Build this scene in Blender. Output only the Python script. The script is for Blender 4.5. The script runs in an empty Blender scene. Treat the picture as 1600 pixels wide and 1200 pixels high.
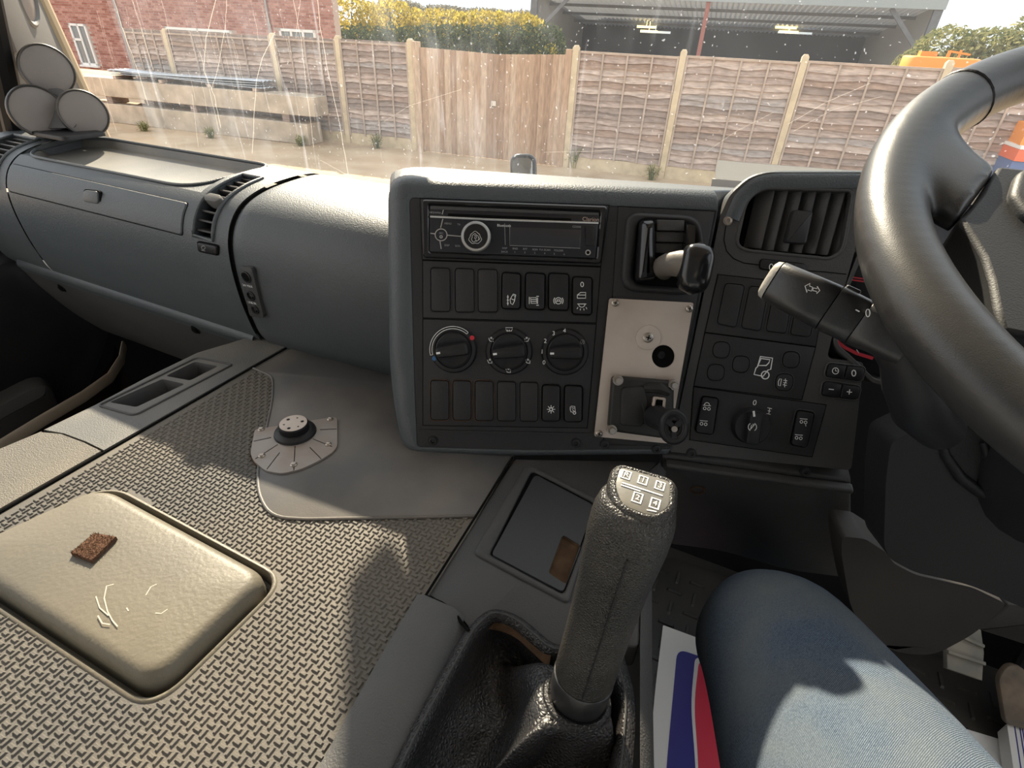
import bpy, bmesh, math, random
from mathutils import Vector, Matrix
random.seed(7)
C = bpy.context.scene.collection
SC = bpy.context.scene
# ------------------------------------------------------------------ camera
# metres; the eye stands 2.35 m above the yard, about 1.05 m above the cab floor
EYE = Vector((0, 0, 2.35))
PITCH, ROLL, FPX = math.radians(33.4), math.radians(2.9), 843.0
FW = Vector((0, math.cos(PITCH), -math.sin(PITCH)))
U0 = Vector((0, math.sin(PITCH), math.cos(PITCH)))
RX = Vector((1, 0, 0)) * math.cos(ROLL) + U0 * math.sin(ROLL)
UP = Vector((-1, 0, 0)) * math.sin(ROLL) + U0 * math.cos(ROLL)
cam = bpy.data.cameras.new('camera'); cam_o = bpy.data.objects.new('camera', cam); C.objects.link(cam_o)
cam.sensor_width = 36; cam.lens = 36 * FPX / 1600; cam.clip_start = 0.02; cam.clip_end = 500
m3 = Matrix((RX, UP, -FW)).transposed()
cam_o.matrix_world = Matrix.Translation(EYE) @ m3.to_4x4()
SC.camera = cam_o
# ------------------------------------------------------------------ light
SUN_EL, SUN_AZ = math.radians(33.4), math.radians(-13.3)   # azimuth from +Y, negative = left
SUN_STRENGTH, SKY_STRENGTH, EXPOSURE = 7.2, 0.88, 0.90
sun = bpy.data.lights.new('sun', 'SUN'); sun.energy = SUN_STRENGTH; sun.angle = math.radians(0.9); sun.color = (1, 0.86, 0.66)
sun_o = bpy.data.objects.new('sun', sun); C.objects.link(sun_o)
SD = Vector((math.sin(SUN_AZ) * math.cos(SUN_EL), math.cos(SUN_AZ) * math.cos(SUN_EL), math.sin(SUN_EL)))
sun_o.rotation_euler = SD.to_track_quat('Z', 'Y').to_euler(); sun_o.location = (0, 0, 12)
W = bpy.data.worlds.new('sky'); SC.world = W; W.use_nodes = True
nt = W.node_tree; nt.nodes.clear()
def nn(t, ty, **k):
    n = t.nodes.new(ty)
    for a, b in k.items(): setattr(n, a, b)
    return n
o = nn(nt, 'ShaderNodeOutputWorld'); bg = nn(nt, 'ShaderNodeBackground'); tc = nn(nt, 'ShaderNodeTexCoord')
nz = nn(nt, 'ShaderNodeTexNoise'); nz.inputs['Scale'].default_value = 2.2; nz.inputs['Detail'].default_value = 6
mp = nn(nt, 'ShaderNodeMapping'); mp.inputs['Scale'].default_value = (1, 1, 2.5)
cr = nn(nt, 'ShaderNodeValToRGB'); cr.color_ramp.elements[0].position = .35; cr.color_ramp.elements[1].position = .62
cr.color_ramp.elements[0].color = (.78, .88, 1.0, 1); cr.color_ramp.elements[1].color = (1, .985, .96, 1)
nt.links.new(tc.outputs['Generated'], mp.inputs[0]); nt.links.new(mp.outputs[0], nz.inputs['Vector'])
nt.links.new(nz.outputs['Fac'], cr.inputs[0]); nt.links.new(cr.outputs[0], bg.inputs[0]); nt.links.new(bg.outputs[0], o.inputs[0])
bg.inputs[1].default_value = SKY_STRENGTH
vs = SC.view_settings
vs.view_transform = 'Standard'; vs.look = 'None'; vs.gamma = 1; vs.use_curve_mapping = False; vs.exposure = EXPOSURE
SC.cycles.max_bounces = 8; SC.cycles.transparent_max_bounces = 16; SC.cycles.caustics_reflective = False; SC.cycles.caustics_refractive = False
SC.cycles.sample_clamp_indirect = 6; SC.cycles.use_denoising = True

# ------------------------------------------------------------------ frames: everything is measured from the eye (p-space), OFF puts it on the yard
YW = math.radians(24)                                # the lorry stands 24 degrees off the way the camera looks
RT = Vector((math.cos(YW), -math.sin(YW), 0)); FT = Vector((math.sin(YW), math.cos(YW), 0)); ZZ = Vector((0, 0, 1))
def tk(a, b, c): return RT * a + FT * b + ZZ * c      # a right, b ahead, c up in the lorry
def ray(x, y): return FW + RX * ((x - 800) / FPX) - UP * ((y - 600) / FPX)
def on(pl, x, y):
    d = ray(x, y); return d * (pl[0].dot(pl[1]) / d.dot(pl[1]))
def ons(pl, q): return [on(pl, *p) for p in q]
def dep(x, y, z): return ray(x, y) * z
def flat(h): return (Vector((0, 0, h)), ZZ.copy())
def tilted(p, yaw, tilt):
    y, t = math.radians(yaw), math.radians(tilt)
    return (p, Vector((math.sin(y) * math.cos(t), -math.cos(y) * math.cos(t), math.sin(t))))
CP = tilted(ray(800, 360) * .60, -1.5, 24)            # face of the centre console
IP = tilted(on(CP, 1112, 500), -9, 24)                # face of the driver's panel
HM = -0.4294
MP = flat(HM)                                         # top of the engine tunnel
FLOOR = -1.02
# ------------------------------------------------------------------ mesh builder
def rpx(pts, r, n=5):
    out = []; N = len(pts)
    for i in range(N):
        p, a, b = pts[i], pts[i - 1], pts[(i + 1) % N]
        rr = r[i] if isinstance(r, (list, tuple)) else r
        if rr <= 0: out.append(tuple(p)); continue
        la = math.hypot(a[0] - p[0], a[1] - p[1]); lb = math.hypot(b[0] - p[0], b[1] - p[1])
        ra, rb = min(rr, la * .49), min(rr, lb * .49)
        s = (p[0] + (a[0] - p[0]) * ra / la, p[1] + (a[1] - p[1]) * ra / la)
        e = (p[0] + (b[0] - p[0]) * rb / lb, p[1] + (b[1] - p[1]) * rb / lb)
        for k in range(n + 1):
            t = k / n
            out.append(tuple((1 - t) ** 2 * s[j] + 2 * t * (1 - t) * p[j] + t * t * e[j] for j in (0, 1)))
    return out
def quad(tl, tr, br, bl, r, n=5): return rpx([tl, tr, br, bl], r, n)
def circ(x, y, r, n=20, ry=None, a0=0, a1=360, close=False):
    ry = ry or r; k = n if not close and abs(a1 - a0) >= 360 else n + 1
    return [(x + r * math.cos(math.radians(a0 + (a1 - a0) * i / n)), y - ry * math.sin(math.radians(a0 + (a1 - a0) * i / n))) for i in range(k)]
def area_n(ring):
    s = Vector(); 
    for i in range(len(ring)): s += ring[i - 1].cross(ring[i])
    return s
def inset(ring, n, d):
    """move a closed ring inwards by d in the plane with normal n"""
    sg = 1 if area_n(ring).dot(n) > 0 else -1
    out = []; N = len(ring)
    for i in range(N):
        p = ring[i]; e1 = p - ring[i - 1]; e2 = ring[(i + 1) % N] - p
        if e1.length < 1e-9: e1 = e2
        if e2.length < 1e-9: e2 = e1
        m1 = n.cross(e1.normalized()) * sg; m2 = n.cross(e2.normalized()) * sg
        m = m1 + m2
        if m.length < 1e-6: m = m1
        m.normalize(); k = max(.5, m.dot(m1))
        out.append(p + m * (d / k))
    return out
class MB:
    def __init__(s): s.v = []; s.f = []; s.mi = []; s.cm = 0
    def add(s, vs, fs):
        o = len(s.v); s.v += [Vector(v) for v in vs]; s.f += [[i + o for i in f] for f in fs]; s.mi += [s.cm] * len(fs)
    def loft(s, rings, cap0=True, cap1=True, closed=True):
        n = len(rings[0]); vs = [p for r in rings for p in r]; fs = []
        for k in range(len(rings) - 1):
            for i in range(n if closed else n - 1):
                j = (i + 1) % n
                fs.append([k * n + i, k * n + j, (k + 1) * n + j, (k + 1) * n + i])
        if cap0: fs.append(list(range(n))[::-1])
        if cap1: fs.append([(len(rings) - 1) * n + i for i in range(n)])
        s.add(vs, fs); return s
    def pad(s, ring, n, h0, h1, bev=0, crown=0):
        L = [[p + n * h0 for p in ring]]
        if bev:
            L += [[p + n * (h1 - bev) for p in ring], [p + n * (h1 - bev * .3) for p in inset(ring, n, bev * .35)], [p + n * h1 for p in inset(ring, n, bev)]]
        else: L += [[p + n * h1 for p in ring]]
        return s.loft(L)
    def frame(s, outer, inner, n, h0, h1, bev=.0008):
        """a raised ring between two outlines of the same count"""
        L = [[p + n * h0 for p in outer], [p + n * (h1 - bev) for p in outer], [p + n * h1 for p in inset(outer, n, bev)], [p + n * h1 for p in inset(inner, n, -bev)], [p + n * (h1 - bev) for p in inner], [p + n * h0 for p in inner]]
        return s.loft(L, False, False)
    def plate(s, outer, holes, n, th):
        bm = bmesh.new(); loops = []
        for lp in [outer] + list(holes):
            vv = [bm.verts.new(p) for p in lp]; loops.append(vv)
            for i in range(len(vv)):
                try: bm.edges.new((vv[i - 1], vv[i]))
                except ValueError: pass
        bm.verts.index_update()
        r = bmesh.ops.triangle_fill(bm, use_beauty=True, use_dissolve=False, edges=bm.edges[:], normal=n)
        bm.verts.index_update(); bm.normal_update()
        vs = [v.co.copy() for v in bm.verts]; N = len(vs)
        fs = []
        for f in bm.faces:
            ix = [v.index for v in f.verts]
            if f.normal.dot(n) < 0: ix = ix[::-1]
            fs.append(ix)
        bot = [[i + N for i in f[::-1]] for f in fs] if th else []
        allv = vs + ([p - n * th for p in vs] if th else [])
        sides = []
        if th:
            for lp in loops:
                ii = [v.index for v in lp]
                for k in range(len(ii)): sides.append([ii[k - 1], ii[k], ii[k] + N, ii[k - 1] + N])
        bm.free(); s.add(allv, fs + bot + sides); return s
    def box(s, c, x, y, z):
        vs = [c + x * i + y * j + z * k for i in (-1, 1) for j in (-1, 1) for k in (-1, 1)]
        s.add(vs, [[0, 1, 3, 2], [4, 6, 7, 5], [0, 4, 5, 1], [2, 3, 7, 6], [0, 2, 6, 4], [1, 5, 7, 3]]); return s
    def bar(s, a, b, w, n, h):
        d = (b - a); u = d.normalized().cross(n).normalized() * (w / 2)
        return s.box((a + b) / 2, d / 2, u, n.normalized() * (h / 2))
    def tube(s, pts, rad, seg=12, caps=True, closed=False, flat_=None, up=None):
        """rad: number, list, or list of (ru, rv)"""
        N = len(pts); rings = []; u = None
        for i, p in enumerate(pts):
            if closed: t = pts[(i + 1) % N] - pts[i - 1]
            else: t = pts[min(i + 1, N - 1)] - pts[max(i - 1, 0)]
            t.normalize()
            if u is None:
                g = up if up is not None else (ZZ if abs(t.z) < .9 else Vector((1, 0, 0)))
                u = (g - t * g.dot(t)).normalized()
            else: u = (u - t * u.dot(t)).normalized()
            w = t.cross(u)
            r = rad[i] if isinstance(rad, list) else rad
            ru, rv = r if isinstance(r, tuple) else (r, r)
            rings.append([p + u * (ru * math.cos(2 * math.pi * k / seg)) + w * (rv * math.sin(2 * math.pi * k / seg)) for k in range(seg)])
        if closed: rings.append(rings[0]); caps = False
        return s.loft(rings, caps, caps)
    def lathe(s, c, ax, prof, seg=24, sx=1, up=None):
        ax = ax.normalized(); g = up if up is not None else (ZZ if abs(ax.z) < .9 else Vector((1, 0, 0)))
        u = (g - ax * g.dot(ax)).normalized(); w = ax.cross(u)
        rings = [[c + ax * h + u * (r * math.cos(2 * math.pi * k / seg)) + w * (r * sx * math.sin(2 * math.pi * k / seg)) for k in range(seg)] for r, h in prof]
        return s.loft(rings, True, True)
    def grid(s, fn, nu, nv):
        vs = [fn(i / nu, j / nv) for i in range(nu + 1) for j in range(nv + 1)]
        s.add(vs, [[i * (nv + 1) + j, (i + 1) * (nv + 1) + j, (i + 1) * (nv + 1) + j + 1, i * (nv + 1) + j + 1] for i in range(nu) for j in range(nv)]); return s
    def stroke(s, pts, w, n, h, close=False):
        N = len(pts); vs = []; 
        for i, p in enumerate(pts):
            if close: t = pts[(i + 1) % N] - pts[i - 1]
            else: t = pts[min(i + 1, N - 1)] - pts[max(i - 1, 0)]
            u = t.cross(n).normalized() * (w / 2)
            vs += [p + u + n * h, p - u + n * h]
        fs = [[2 * i, 2 * i + 1, (2 * i + 3) % (2 * N), (2 * i + 2) % (2 * N)] for i in range(N if close else N - 1)]
        s.add(vs, fs); return s
WL = {}
def ob(name, mb, mat, par=None, sm=35, bev=0, kind=None, recalc=True, sub=0, origin=None, noshade=False):
    org = WL[par.name] if par is not None else (origin if origin is not None else Vector((sum(v.x for v in mb.v) / len(mb.v), sum(v.y for v in mb.v) / len(mb.v), min(v.z for v in mb.v))))
    me = bpy.data.meshes.new(name); me.from_pydata([v - org for v in mb.v], [], mb.f)
    mats = mat if isinstance(mat, (list, tuple)) else [mat]
    for m in mats: me.materials.append(m)
    if len(mats) > 1: me.polygons.foreach_set('material_index', mb.mi)
    if recalc:
        bm = bmesh.new(); bm.from_mesh(me); bmesh.ops.recalc_face_normals(bm, faces=bm.faces); bm.to_mesh(me); bm.free()
    if not noshade:
        me.polygons.foreach_set('use_smooth', [True] * len(me.polygons)); me.set_sharp_from_angle(angle=math.radians(sm))
    o = bpy.data.objects.new(name, me); C.objects.link(o); WL[o.name] = org
    if par is not None: o.parent = par
    else: o.location = org + EYE
    if bev:
        b = o.modifiers.new('bevel', 'BEVEL'); b.width = bev; b.segments = 2; b.limit_method = 'ANGLE'; b.angle_limit = math.radians(40)
    if sub:
        b = o.modifiers.new('sub', 'SUBSURF'); b.levels = sub; b.render_levels = sub
    if kind: o['kind'] = kind
    return o
def tag(o, label, cat, group=None):
    o['label'] = label; o['category'] = cat
    if group: o['group'] = group
    return o
def thing(name, label, cat, p, group=None):
    o = bpy.data.objects.new(name, None); C.objects.link(o); o.location = p + EYE; o.empty_display_size = .05; WL[o.name] = Vector(p)
    return tag(o, label, cat, group)
def struct(name, mb, mat, **k): return ob(name, mb, mat, kind='structure', **k)
def copytree(o, newloc, label=None, group=None):
    r = o.copy(); C.objects.link(r); r.location = newloc + EYE; WL[r.name] = Vector(newloc)
    if label: r['label'] = label
    if group: r['group'] = group
    for ch in list(o.children):
        c = ch.copy(); C.objects.link(c); c.parent = r; WL[c.name] = Vector(newloc)
        for g in list(ch.children):
            d = g.copy(); C.objects.link(d); d.parent = c; WL[d.name] = Vector(newloc)
    return r
def meshify(cu, M, par, mt, name):
    o = bpy.data.objects.new('tmp', cu); C.objects.link(o); bpy.context.view_layer.update()
    me = bpy.data.meshes.new_from_object(o.evaluated_get(bpy.context.evaluated_depsgraph_get())); bpy.data.objects.remove(o); bpy.data.curves.remove(cu)
    me.name = name; me.materials.clear(); me.materials.append(mt)
    o = bpy.data.objects.new(name, me); C.objects.link(o); o.parent = par; o.matrix_local = M; WL[o.name] = WL[par.name]; return o
def text(par, body, pl, x, y, size_px, mat, slope=.05, h=.0004, name='lettering', sx=1.0):
    p = on(pl, x, y); k = (p.dot(FW)) / FPX
    r = (on(pl, x + 10, y + 10 * slope) - p).normalized(); n = pl[1].normalized(); u = n.cross(r)
    cu = bpy.data.curves.new(name, 'FONT'); cu.body = body; cu.size = size_px * k * 1.35; cu.align_x = 'CENTER'; cu.align_y = 'CENTER'; cu.resolution_u = 3
    M = Matrix((r * sx, u, n)).transposed().to_4x4(); M.translation = p + n * h - WL[par.name]
    return meshify(cu, M, par, mat, name)
def sym(par, pl, lines, wpx, mat, h=.0004, name='symbol'):
    mb = MB(); n = pl[1]
    for q in lines:
        close = False
        if q and q[0] == 'c': close = True; q = q[1:]
        pts = ons(pl, q); k = pts[0].dot(FW) / FPX
        mb.stroke(pts, wpx * k, n, h, close)
    return ob(name, mb, mat, par, recalc=False)
# ------------------------------------------------------------------ materials
MT = {}
def setin(n, **k):
    for a, b in k.items():
        a = a.replace('_', ' ')
        if a in n.inputs: n.inputs[a].default_value = b
def mat(name, col, rough=.5, bump=0, bscale=500, spec=.5, metal=0, dust=0, dcol=(.35, .29, .22), dscale=8, vary=0, coat=0, btype='noise', bdist=.001, vscale=3, fleck=0, stretch=None, cells=0):
    m = bpy.data.materials.new(name); m.use_nodes = True; t = m.node_tree; b = t.nodes['Principled BSDF']; L = t.links.new
    setin(b, Roughness=rough, Metallic=metal); b.inputs['Specular IOR Level'].default_value = spec
    if coat: b.inputs['Coat Weight'].default_value = coat; b.inputs['Coat Roughness'].default_value = .08
    tcn = nn(t, 'ShaderNodeTexCoord'); vec = tcn.outputs['Object']
    if stretch:
        mpn = nn(t, 'ShaderNodeMapping'); mpn.inputs['Scale'].default_value = stretch; L(vec, mpn.inputs[0]); vec = mpn.outputs[0]
    c = None
    def mixc(a, bcol, fac):
        mx = nn(t, 'ShaderNodeMix', data_type='RGBA')
        if isinstance(a, tuple): mx.inputs[6].default_value = (*a, 1)
        else: L(a, mx.inputs[6])
        if isinstance(bcol, tuple): mx.inputs[7].default_value = (*bcol, 1)
        else: L(bcol, mx.inputs[7])
        L(fac, mx.inputs[0]); return mx.outputs[2]
    def noise(sc, det=4, lo=.3, hi=.7, out=1.0):
        z = nn(t, 'ShaderNodeTexNoise'); setin(z, Scale=sc, Detail=det); L(vec, z.inputs['Vector'])
        mr = nn(t, 'ShaderNodeMapRange'); setin(mr, From_Min=lo, From_Max=hi, To_Min=0.0, To_Max=out); L(z.outputs['Fac'], mr.inputs[0]); return mr.outputs[0]
    cur = tuple(col)
    if vary: cur = mixc(cur, tuple(max(0, x * (1 - vary)) for x in col), noise(vscale, 5))
    if dust: cur = mixc(cur, dcol, noise(dscale, 8, .4, .8, dust))
    if fleck: cur = mixc(cur, (.75, .7, .62), noise(220, 1, .74, .8, fleck))
    if isinstance(cur, tuple): b.inputs['Base Color'].default_value = (*cur, 1)
    else: L(cur, b.inputs['Base Color'])
    if bump:
        if btype == 'noise': z = nn(t, 'ShaderNodeTexNoise'); setin(z, Scale=bscale, Detail=2.0); h = z.outputs['Fac']
        else: z = nn(t, 'ShaderNodeTexVoronoi'); z.feature = 'DISTANCE_TO_EDGE' if btype == 'cell' else 'F1'; setin(z, Scale=bscale); h = z.outputs['Distance']
        L(vec, z.inputs['Vector']); bp = nn(t, 'ShaderNodeBump'); setin(bp, Strength=bump, Distance=bdist); L(h, bp.inputs['Height']); L(bp.outputs[0], b.inputs['Normal'])
    MT[name] = m; return m
grey_dash = mat('grey_dash_plastic', (.066, .076, .084), .46, .55, 520, .45, dust=.25, dcol=(.13, .135, .135), dscale=5, vary=.2)
grey_trim = mat('grey_trim_plastic', (.105, .105, .103), .55, .5, 600, .4, dust=.45, dcol=(.30, .26, .2), dscale=7)
dark_trim = mat('charcoal_trim_plastic', (.050, .050, .051), .5, .35, 600, .35, dust=.2, dcol=(.13, .10, .08), dscale=9)
black = mat('black_plastic', (.014, .014, .016), .45, .2, 900, .32, dust=.15, dcol=(.07, .06, .05), dscale=14)
face_black = mat('black_panel_plastic', (.024, .024, .026), .5, .3, 900, .3, dust=.3, dcol=(.06, .05, .045), dscale=12, fleck=.0)
gloss_black = mat('gloss_black_plastic', (.01, .01, .011), .18, 0, 1, .5)
void = mat('dark_gap', (.004, .004, .004), .9, 0, 1, .1)
deep = mat('deep_black_plastic', (.010, .010, .011), .6, 0, 1, .2)  # one even near-black plastic for walls, door and small parts
rubber_mat = mat('engine_tunnel_rubber', (.105, .098, .088), .6, .3, 700, .35, dust=.5, dcol=(.22, .18, .13), dscale=6)
rubber_smooth = mat('smooth_rubber_sheet', (.085, .083, .082), .42, .1, 500, .45, dust=.7, dcol=(.2, .17, .14), dscale=9)
hatch_m = mat('dusty_hatch_plastic', (.125, .112, .088), .5, .35, 260, .4, dust=.6, dcol=(.225, .19, .125), dscale=5)
white_ink = mat('white_ink', (.75, .75, .75), .6)
grey_ink = mat('grey_ink', (.28, .28, .28), .6)
silver = mat('silver_plastic', (.55, .55, .54), .3, 0, 1, .5, metal=.6)
bare_metal = mat('weathered_aluminium', (.55, .47, .41), .42, .12, 90, .5, metal=.12, dust=.6, dcol=(.3, .23, .18), dscale=14, stretch=(1, 1, 1))
zinc = mat('zinc_bolt', (.38, .34, .30), .35, 0, 1, .5, metal=.8)
rusty = mat('rust_edged_steel', (.30, .275, .255), .5, .2, 160, .5, metal=.3, dust=.6, dcol=(.20, .115, .07), dscale=22)
red_ink = mat('red_ink', (.6, .02, .04), .5); blue_ink = mat('blue_ink', (.03, .12, .3), .5)
leather = mat('black_leather', (.016, .016, .017), .42, .8, 330, .45, btype='cell', bdist=.0015, dust=.3, dcol=(.08, .06, .05), dscale=12)
grip_l = mat('black_grip_leather', (.024, .023, .021), .38, .7, 520, .5, btype='cell', bdist=.0014, dust=.5, dcol=(.14, .12, .095), dscale=10)
wheel_m = mat('worn_wheel_leather', (.030, .031, .032), .36, .12, 1500, .5, dust=.25, dcol=(.10, .085, .07), dscale=12, vary=.3)
hub_m = mat('wheel_hub_plastic', (.022, .023, .025), .5, .2, 900, .35)
beige = mat('beige_weatherstrip', (.52, .42, .28), .75, .3, 300)
pillar_m = mat('grey_pillar_plastic', (.13, .13, .125), .6, .2, 500, .35)
mesh_m = mat('grey_speaker_mesh', (.22, .20, .19), .55, .3, 1500, .35)
carpet = mat('brown_carpet', (.02, .014, .011), .95, .6, 400, .05)
sill_m = mat('dusty_brown_sill', (.30, .25, .20), .7, .3, 300, .2, dust=.4)
gap_orange = mat('orange_gap_paint', (.35, .10, .03), .7, .3, 60, .3)  # orange for the bright slivers at the door gap
brown_dirt = mat('brown_grime', (.10, .06, .035), .85, .5, 300, .1, vary=.5, vscale=60)
velcro = mat('brown_hook_tape', (.16, .09, .06), .95, 1.0, 900, .05, vary=.6, vscale=400)
glass_dark = mat('dark_display_glass', (.016, .016, .019), .22, 0, 1, .4)
paper = mat('white_paper', (.78, .75, .72), .6)
paper_blue = mat('navy_print', (.035, .03, .22), .5); paper_red = mat('red_print', (.70, .04, .08), .5)
floor_rub = mat('black_floor_rubber', (.034, .033, .032), .45, .3, 120, .5, dust=.6, dcol=(.12, .10, .08), dscale=5)
pedal_m = mat('dusty_pedal_rubber', (.20, .19, .165), .7, .3, 120, .3, dust=.7, dcol=(.42, .36, .28), dscale=18)
# ================================================================== outside
GZ = -2.35
FA = math.radians(16.6); FD = Vector((math.cos(FA), -math.sin(FA), 0)); FN = Vector((-math.sin(FA), -math.cos(FA), 0))
FP0 = Vector((0.999, 11.758, GZ)); FP = (FP0, FN)
def fs(x, y): return (on(FP, x, y) - FP0).dot(FD)
def fpt(s, z, out=0): return FP0 + FD * s + ZZ * (z - GZ) + FN * out
SHK = 0.0
def fq(s, z, out=0): return fpt(s, z + SHK * (s - 4) * (z - GZ) / 2.08, out)
gm = mat('yard_gravel_dirt', (.56, .41, .27), .95, .8, 40, .1, dust=.8, dcol=(.62, .50, .36), dscale=1.6, vary=.35, vscale=.6, fleck=.5)
concrete = mat('pale_concrete', (.66, .54, .37), .9, .4, 30, .15, vary=.3, vscale=5)
concrete2 = mat('beam_concrete', (.60, .50, .39), .9, .4, 20, .15, vary=.4, vscale=3)
woods = [mat('weathered_fence_board' + s, c, .85, .5, 60, .15, vary=.45, vscale=6, stretch=(1, 1, 6)) for s, c in (('', (.50, .39, .335)), ('_dark', (.36, .28, .24)), ('_pale', (.62, .50, .43)), ('_grey', (.46, .40, .37)), ('_brown', (.42, .30, .235)))]
batten_m = mat('fence_batten_wood', (.50, .40, .33), .85, .3, 60, .15, vary=.3, vscale=6)
gate_ms = [mat('gate_board_wood' + s, c, .8, .4, 50, .15, vary=.35, vscale=5, stretch=(6, 6, 1)) for s, c in (('', (.52, .36, .25)), ('_pale', (.60, .45, .33)), ('_dark', (.42, .28, .19)))]
white_frame = mat('white_window_frame', (.8, .78, .74), .5)
pane_m = mat('window_pane_glass', (.20, .22, .23), .1, 0, 1, .6)
mortar = mat('brick_mortar', (.45, .36, .31), .9, .2, 60)
brick_m = mat('red_brick', (.36, .105, .062), .85, .3, 60, .15)
t = brick_m.node_tree; gi = nn(t, 'ShaderNodeNewGeometry'); rp = nn(t, 'ShaderNodeValToRGB')
rp.color_ramp.elements[0].color = (.30, .125, .095, 1); rp.color_ramp.elements[1].color = (.50, .27, .22, 1)
t.links.new(gi.outputs['Random Per Island'], rp.inputs[0]); t.links.new(rp.outputs[0], t.nodes['Principled BSDF'].inputs['Base Color'])
pipe_m = mat('grey_downpipe', (.35, .34, .33), .5)
g = MB()
N = 28
g.grid(lambda u, v: Vector((-70 + 140 * u, -25 + 130 * v, GZ)), N, N)
struct('ground', g, gm, recalc=False)
# ---- fence: posts, waney panels board by board, gravel boards, gate
rb = random.Random(3)
posts_px = [(258, 50), (425, 54), (527, 56), (1069, 81), (1259, 88), (1484, 99.5), (1652, 108)]
gp_px = [(641, 62), (901, 73)]
ps = [fs(*p) for p in posts_px]; gs = [fs(*p) for p in gp_px]
zt_ = [on(FP, *p).z for p in posts_px + gp_px]; st_ = ps + gs; ms_, mz_ = sum(st_) / len(st_), sum(zt_) / len(zt_)
SHK = sum((a - ms_) * (b - mz_) for a, b in zip(st_, zt_)) / sum((a - ms_) ** 2 for a in st_); TOPZ0 = mz_ + SHK * (4 - ms_)
TOPZ = TOPZ0 - .06
pl_names = ['concrete fence post above the far left end of the metal sheets', 'concrete fence post standing behind the right half of the metal sheets', 'slim concrete fence post just right of the concrete beams', 'pale concrete fence post one panel right of the wooden gate', 'pale concrete fence post above the clear permit holder', 'concrete fence post half hidden behind the steering wheel top', 'concrete fence post seen through the upper opening of the steering wheel']
def post(s, label, w=.055):
    m = MB(); z1 = TOPZ + .06
    for zz0, zz1, k in ((GZ - .05, z1, 1),):
        m.loft([[fq(s - w * k, zz0, w), fq(s + w * k, zz0, w), fq(s + w * k, zz0, -w), fq(s - w * k, zz0, -w)], [fq(s - w, zz1, w), fq(s + w, zz1, w), fq(s + w, zz1, -w), fq(s - w, zz1, -w)], [fq(s - w * .55, zz1 + .04, w * .55), fq(s + w * .55, zz1 + .04, w * .55), fq(s + w * .55, zz1 + .04, -w * .55), fq(s - w * .55, zz1 + .04, -w * .55)]])
    o = ob('fence_post', m, concrete, bev=.006); return tag(o, label, 'fence post', 'concrete posts of the yard fence')
for s, l in zip(ps, pl_names): post(s, l)
for s, l in zip(gs, ('concrete gate post at the left side of the wooden gate', 'concrete gate post at the right side of the wooden gate')): post(s, l, .06)
def board(par, s0, s1, zt, zb, m, name='board'):
    mb = MB(); n = 7; ph = rb.uniform(0, 6); am = rb.uniform(.010, .022)
    top, bot, lip = [], [], []
    for i in range(n + 1):
        s = s0 + (s1 - s0) * i / n; wv = am * math.sin(ph + i * 1.5) + rb.uniform(-.006, .006)
        top.append(fq(s, zt + .012, -.006)); bot.append(fq(s, zb + wv, .034)); lip.append(fq(s, zb + wv + .004, -.004))
    mb.loft([top, bot, lip], False, False, closed=False)
    return ob(name, mb, m, par, recalc=False, sm=50)
def panel(s0, s1, label, zb):
    t = thing('fence_section', label, 'fence panel', fq((s0 + s1) / 2, zb), 'waney lap panels of the yard fence')
    s0 += .058; s1 -= .058; z1 = TOPZ - .02; n = 17
    for k in range(n):
        zt = z1 - .03 - (z1 - .03 - zb) * k / n; zz = z1 - .03 - (z1 - .03 - zb) * (k + 1) / n
        board(t, s0, s1, zt, zz, woods[rb.choice((0, 0, 1, 2, 3, 4))])
    w = s1 - s0
    for k in range(5):
        s = s0 + .02 + (w - .04) * k / 4
        m = MB(); m.box(fq(s, (zb + z1) / 2, .038), FD * .016, FN * .010, ZZ * ((z1 - zb) / 2)); ob('batten', m, batten_m, t)
    m = MB(); m.box(fq((s0 + s1) / 2, z1, .012), FD * (w / 2), FN * .03, ZZ * .018); ob('top_rail', m, batten_m, t)
    m = MB(); m.box(fq((s0 + s1) / 2, (zb + z1) / 2, -.012), FD * (w / 2), FN * .006, ZZ * ((z1 - zb) / 2)); ob('backing', m, woods[1], t)
bays = [(fs(192, 48), ps[0], 'weathered grey-brown fence panel at the far left ending in front of the house'), (ps[0], ps[1], 'weathered fence panel behind the stacked metal sheets'), (ps[1], ps[2], 'weathered fence panel behind the right end of the concrete beams'), (ps[2], gs[0], 'weathered fence panel directly left of the wooden gate'), (gs[1], ps[3], 'weathered fence panel directly right of the wooden gate'), (ps[3], ps[4], 'weathered fence panel two places right of the wooden gate'), (ps[4], ps[5], 'weathered fence panel behind the left rim of the steering wheel'), (ps[5], ps[6], 'weathered fence panel seen through the steering wheel opening')]
gbl = ['at the far left in front of the house', 'behind the concrete beams', 'behind the right end of the concrete beams', 'under the panel left of the gate', 'under the panel right of the gate', 'under the second panel right of the gate', 'behind the clear permit holder', 'behind the steering wheel']
for (a, b, l), gl in zip(bays, gbl):
    panel(a, b, l, GZ + .24)
    m = MB(); m.box(fq((a + b) / 2, GZ + .11, 0), FD * ((b - a) / 2 - .058), FN * .022, ZZ * .125)
    tag(ob('gravel_board', m, concrete, bev=.008), 'pale gravel board at the fence foot ' + gl, 'gravel board', 'gravel boards of the yard fence')
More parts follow.
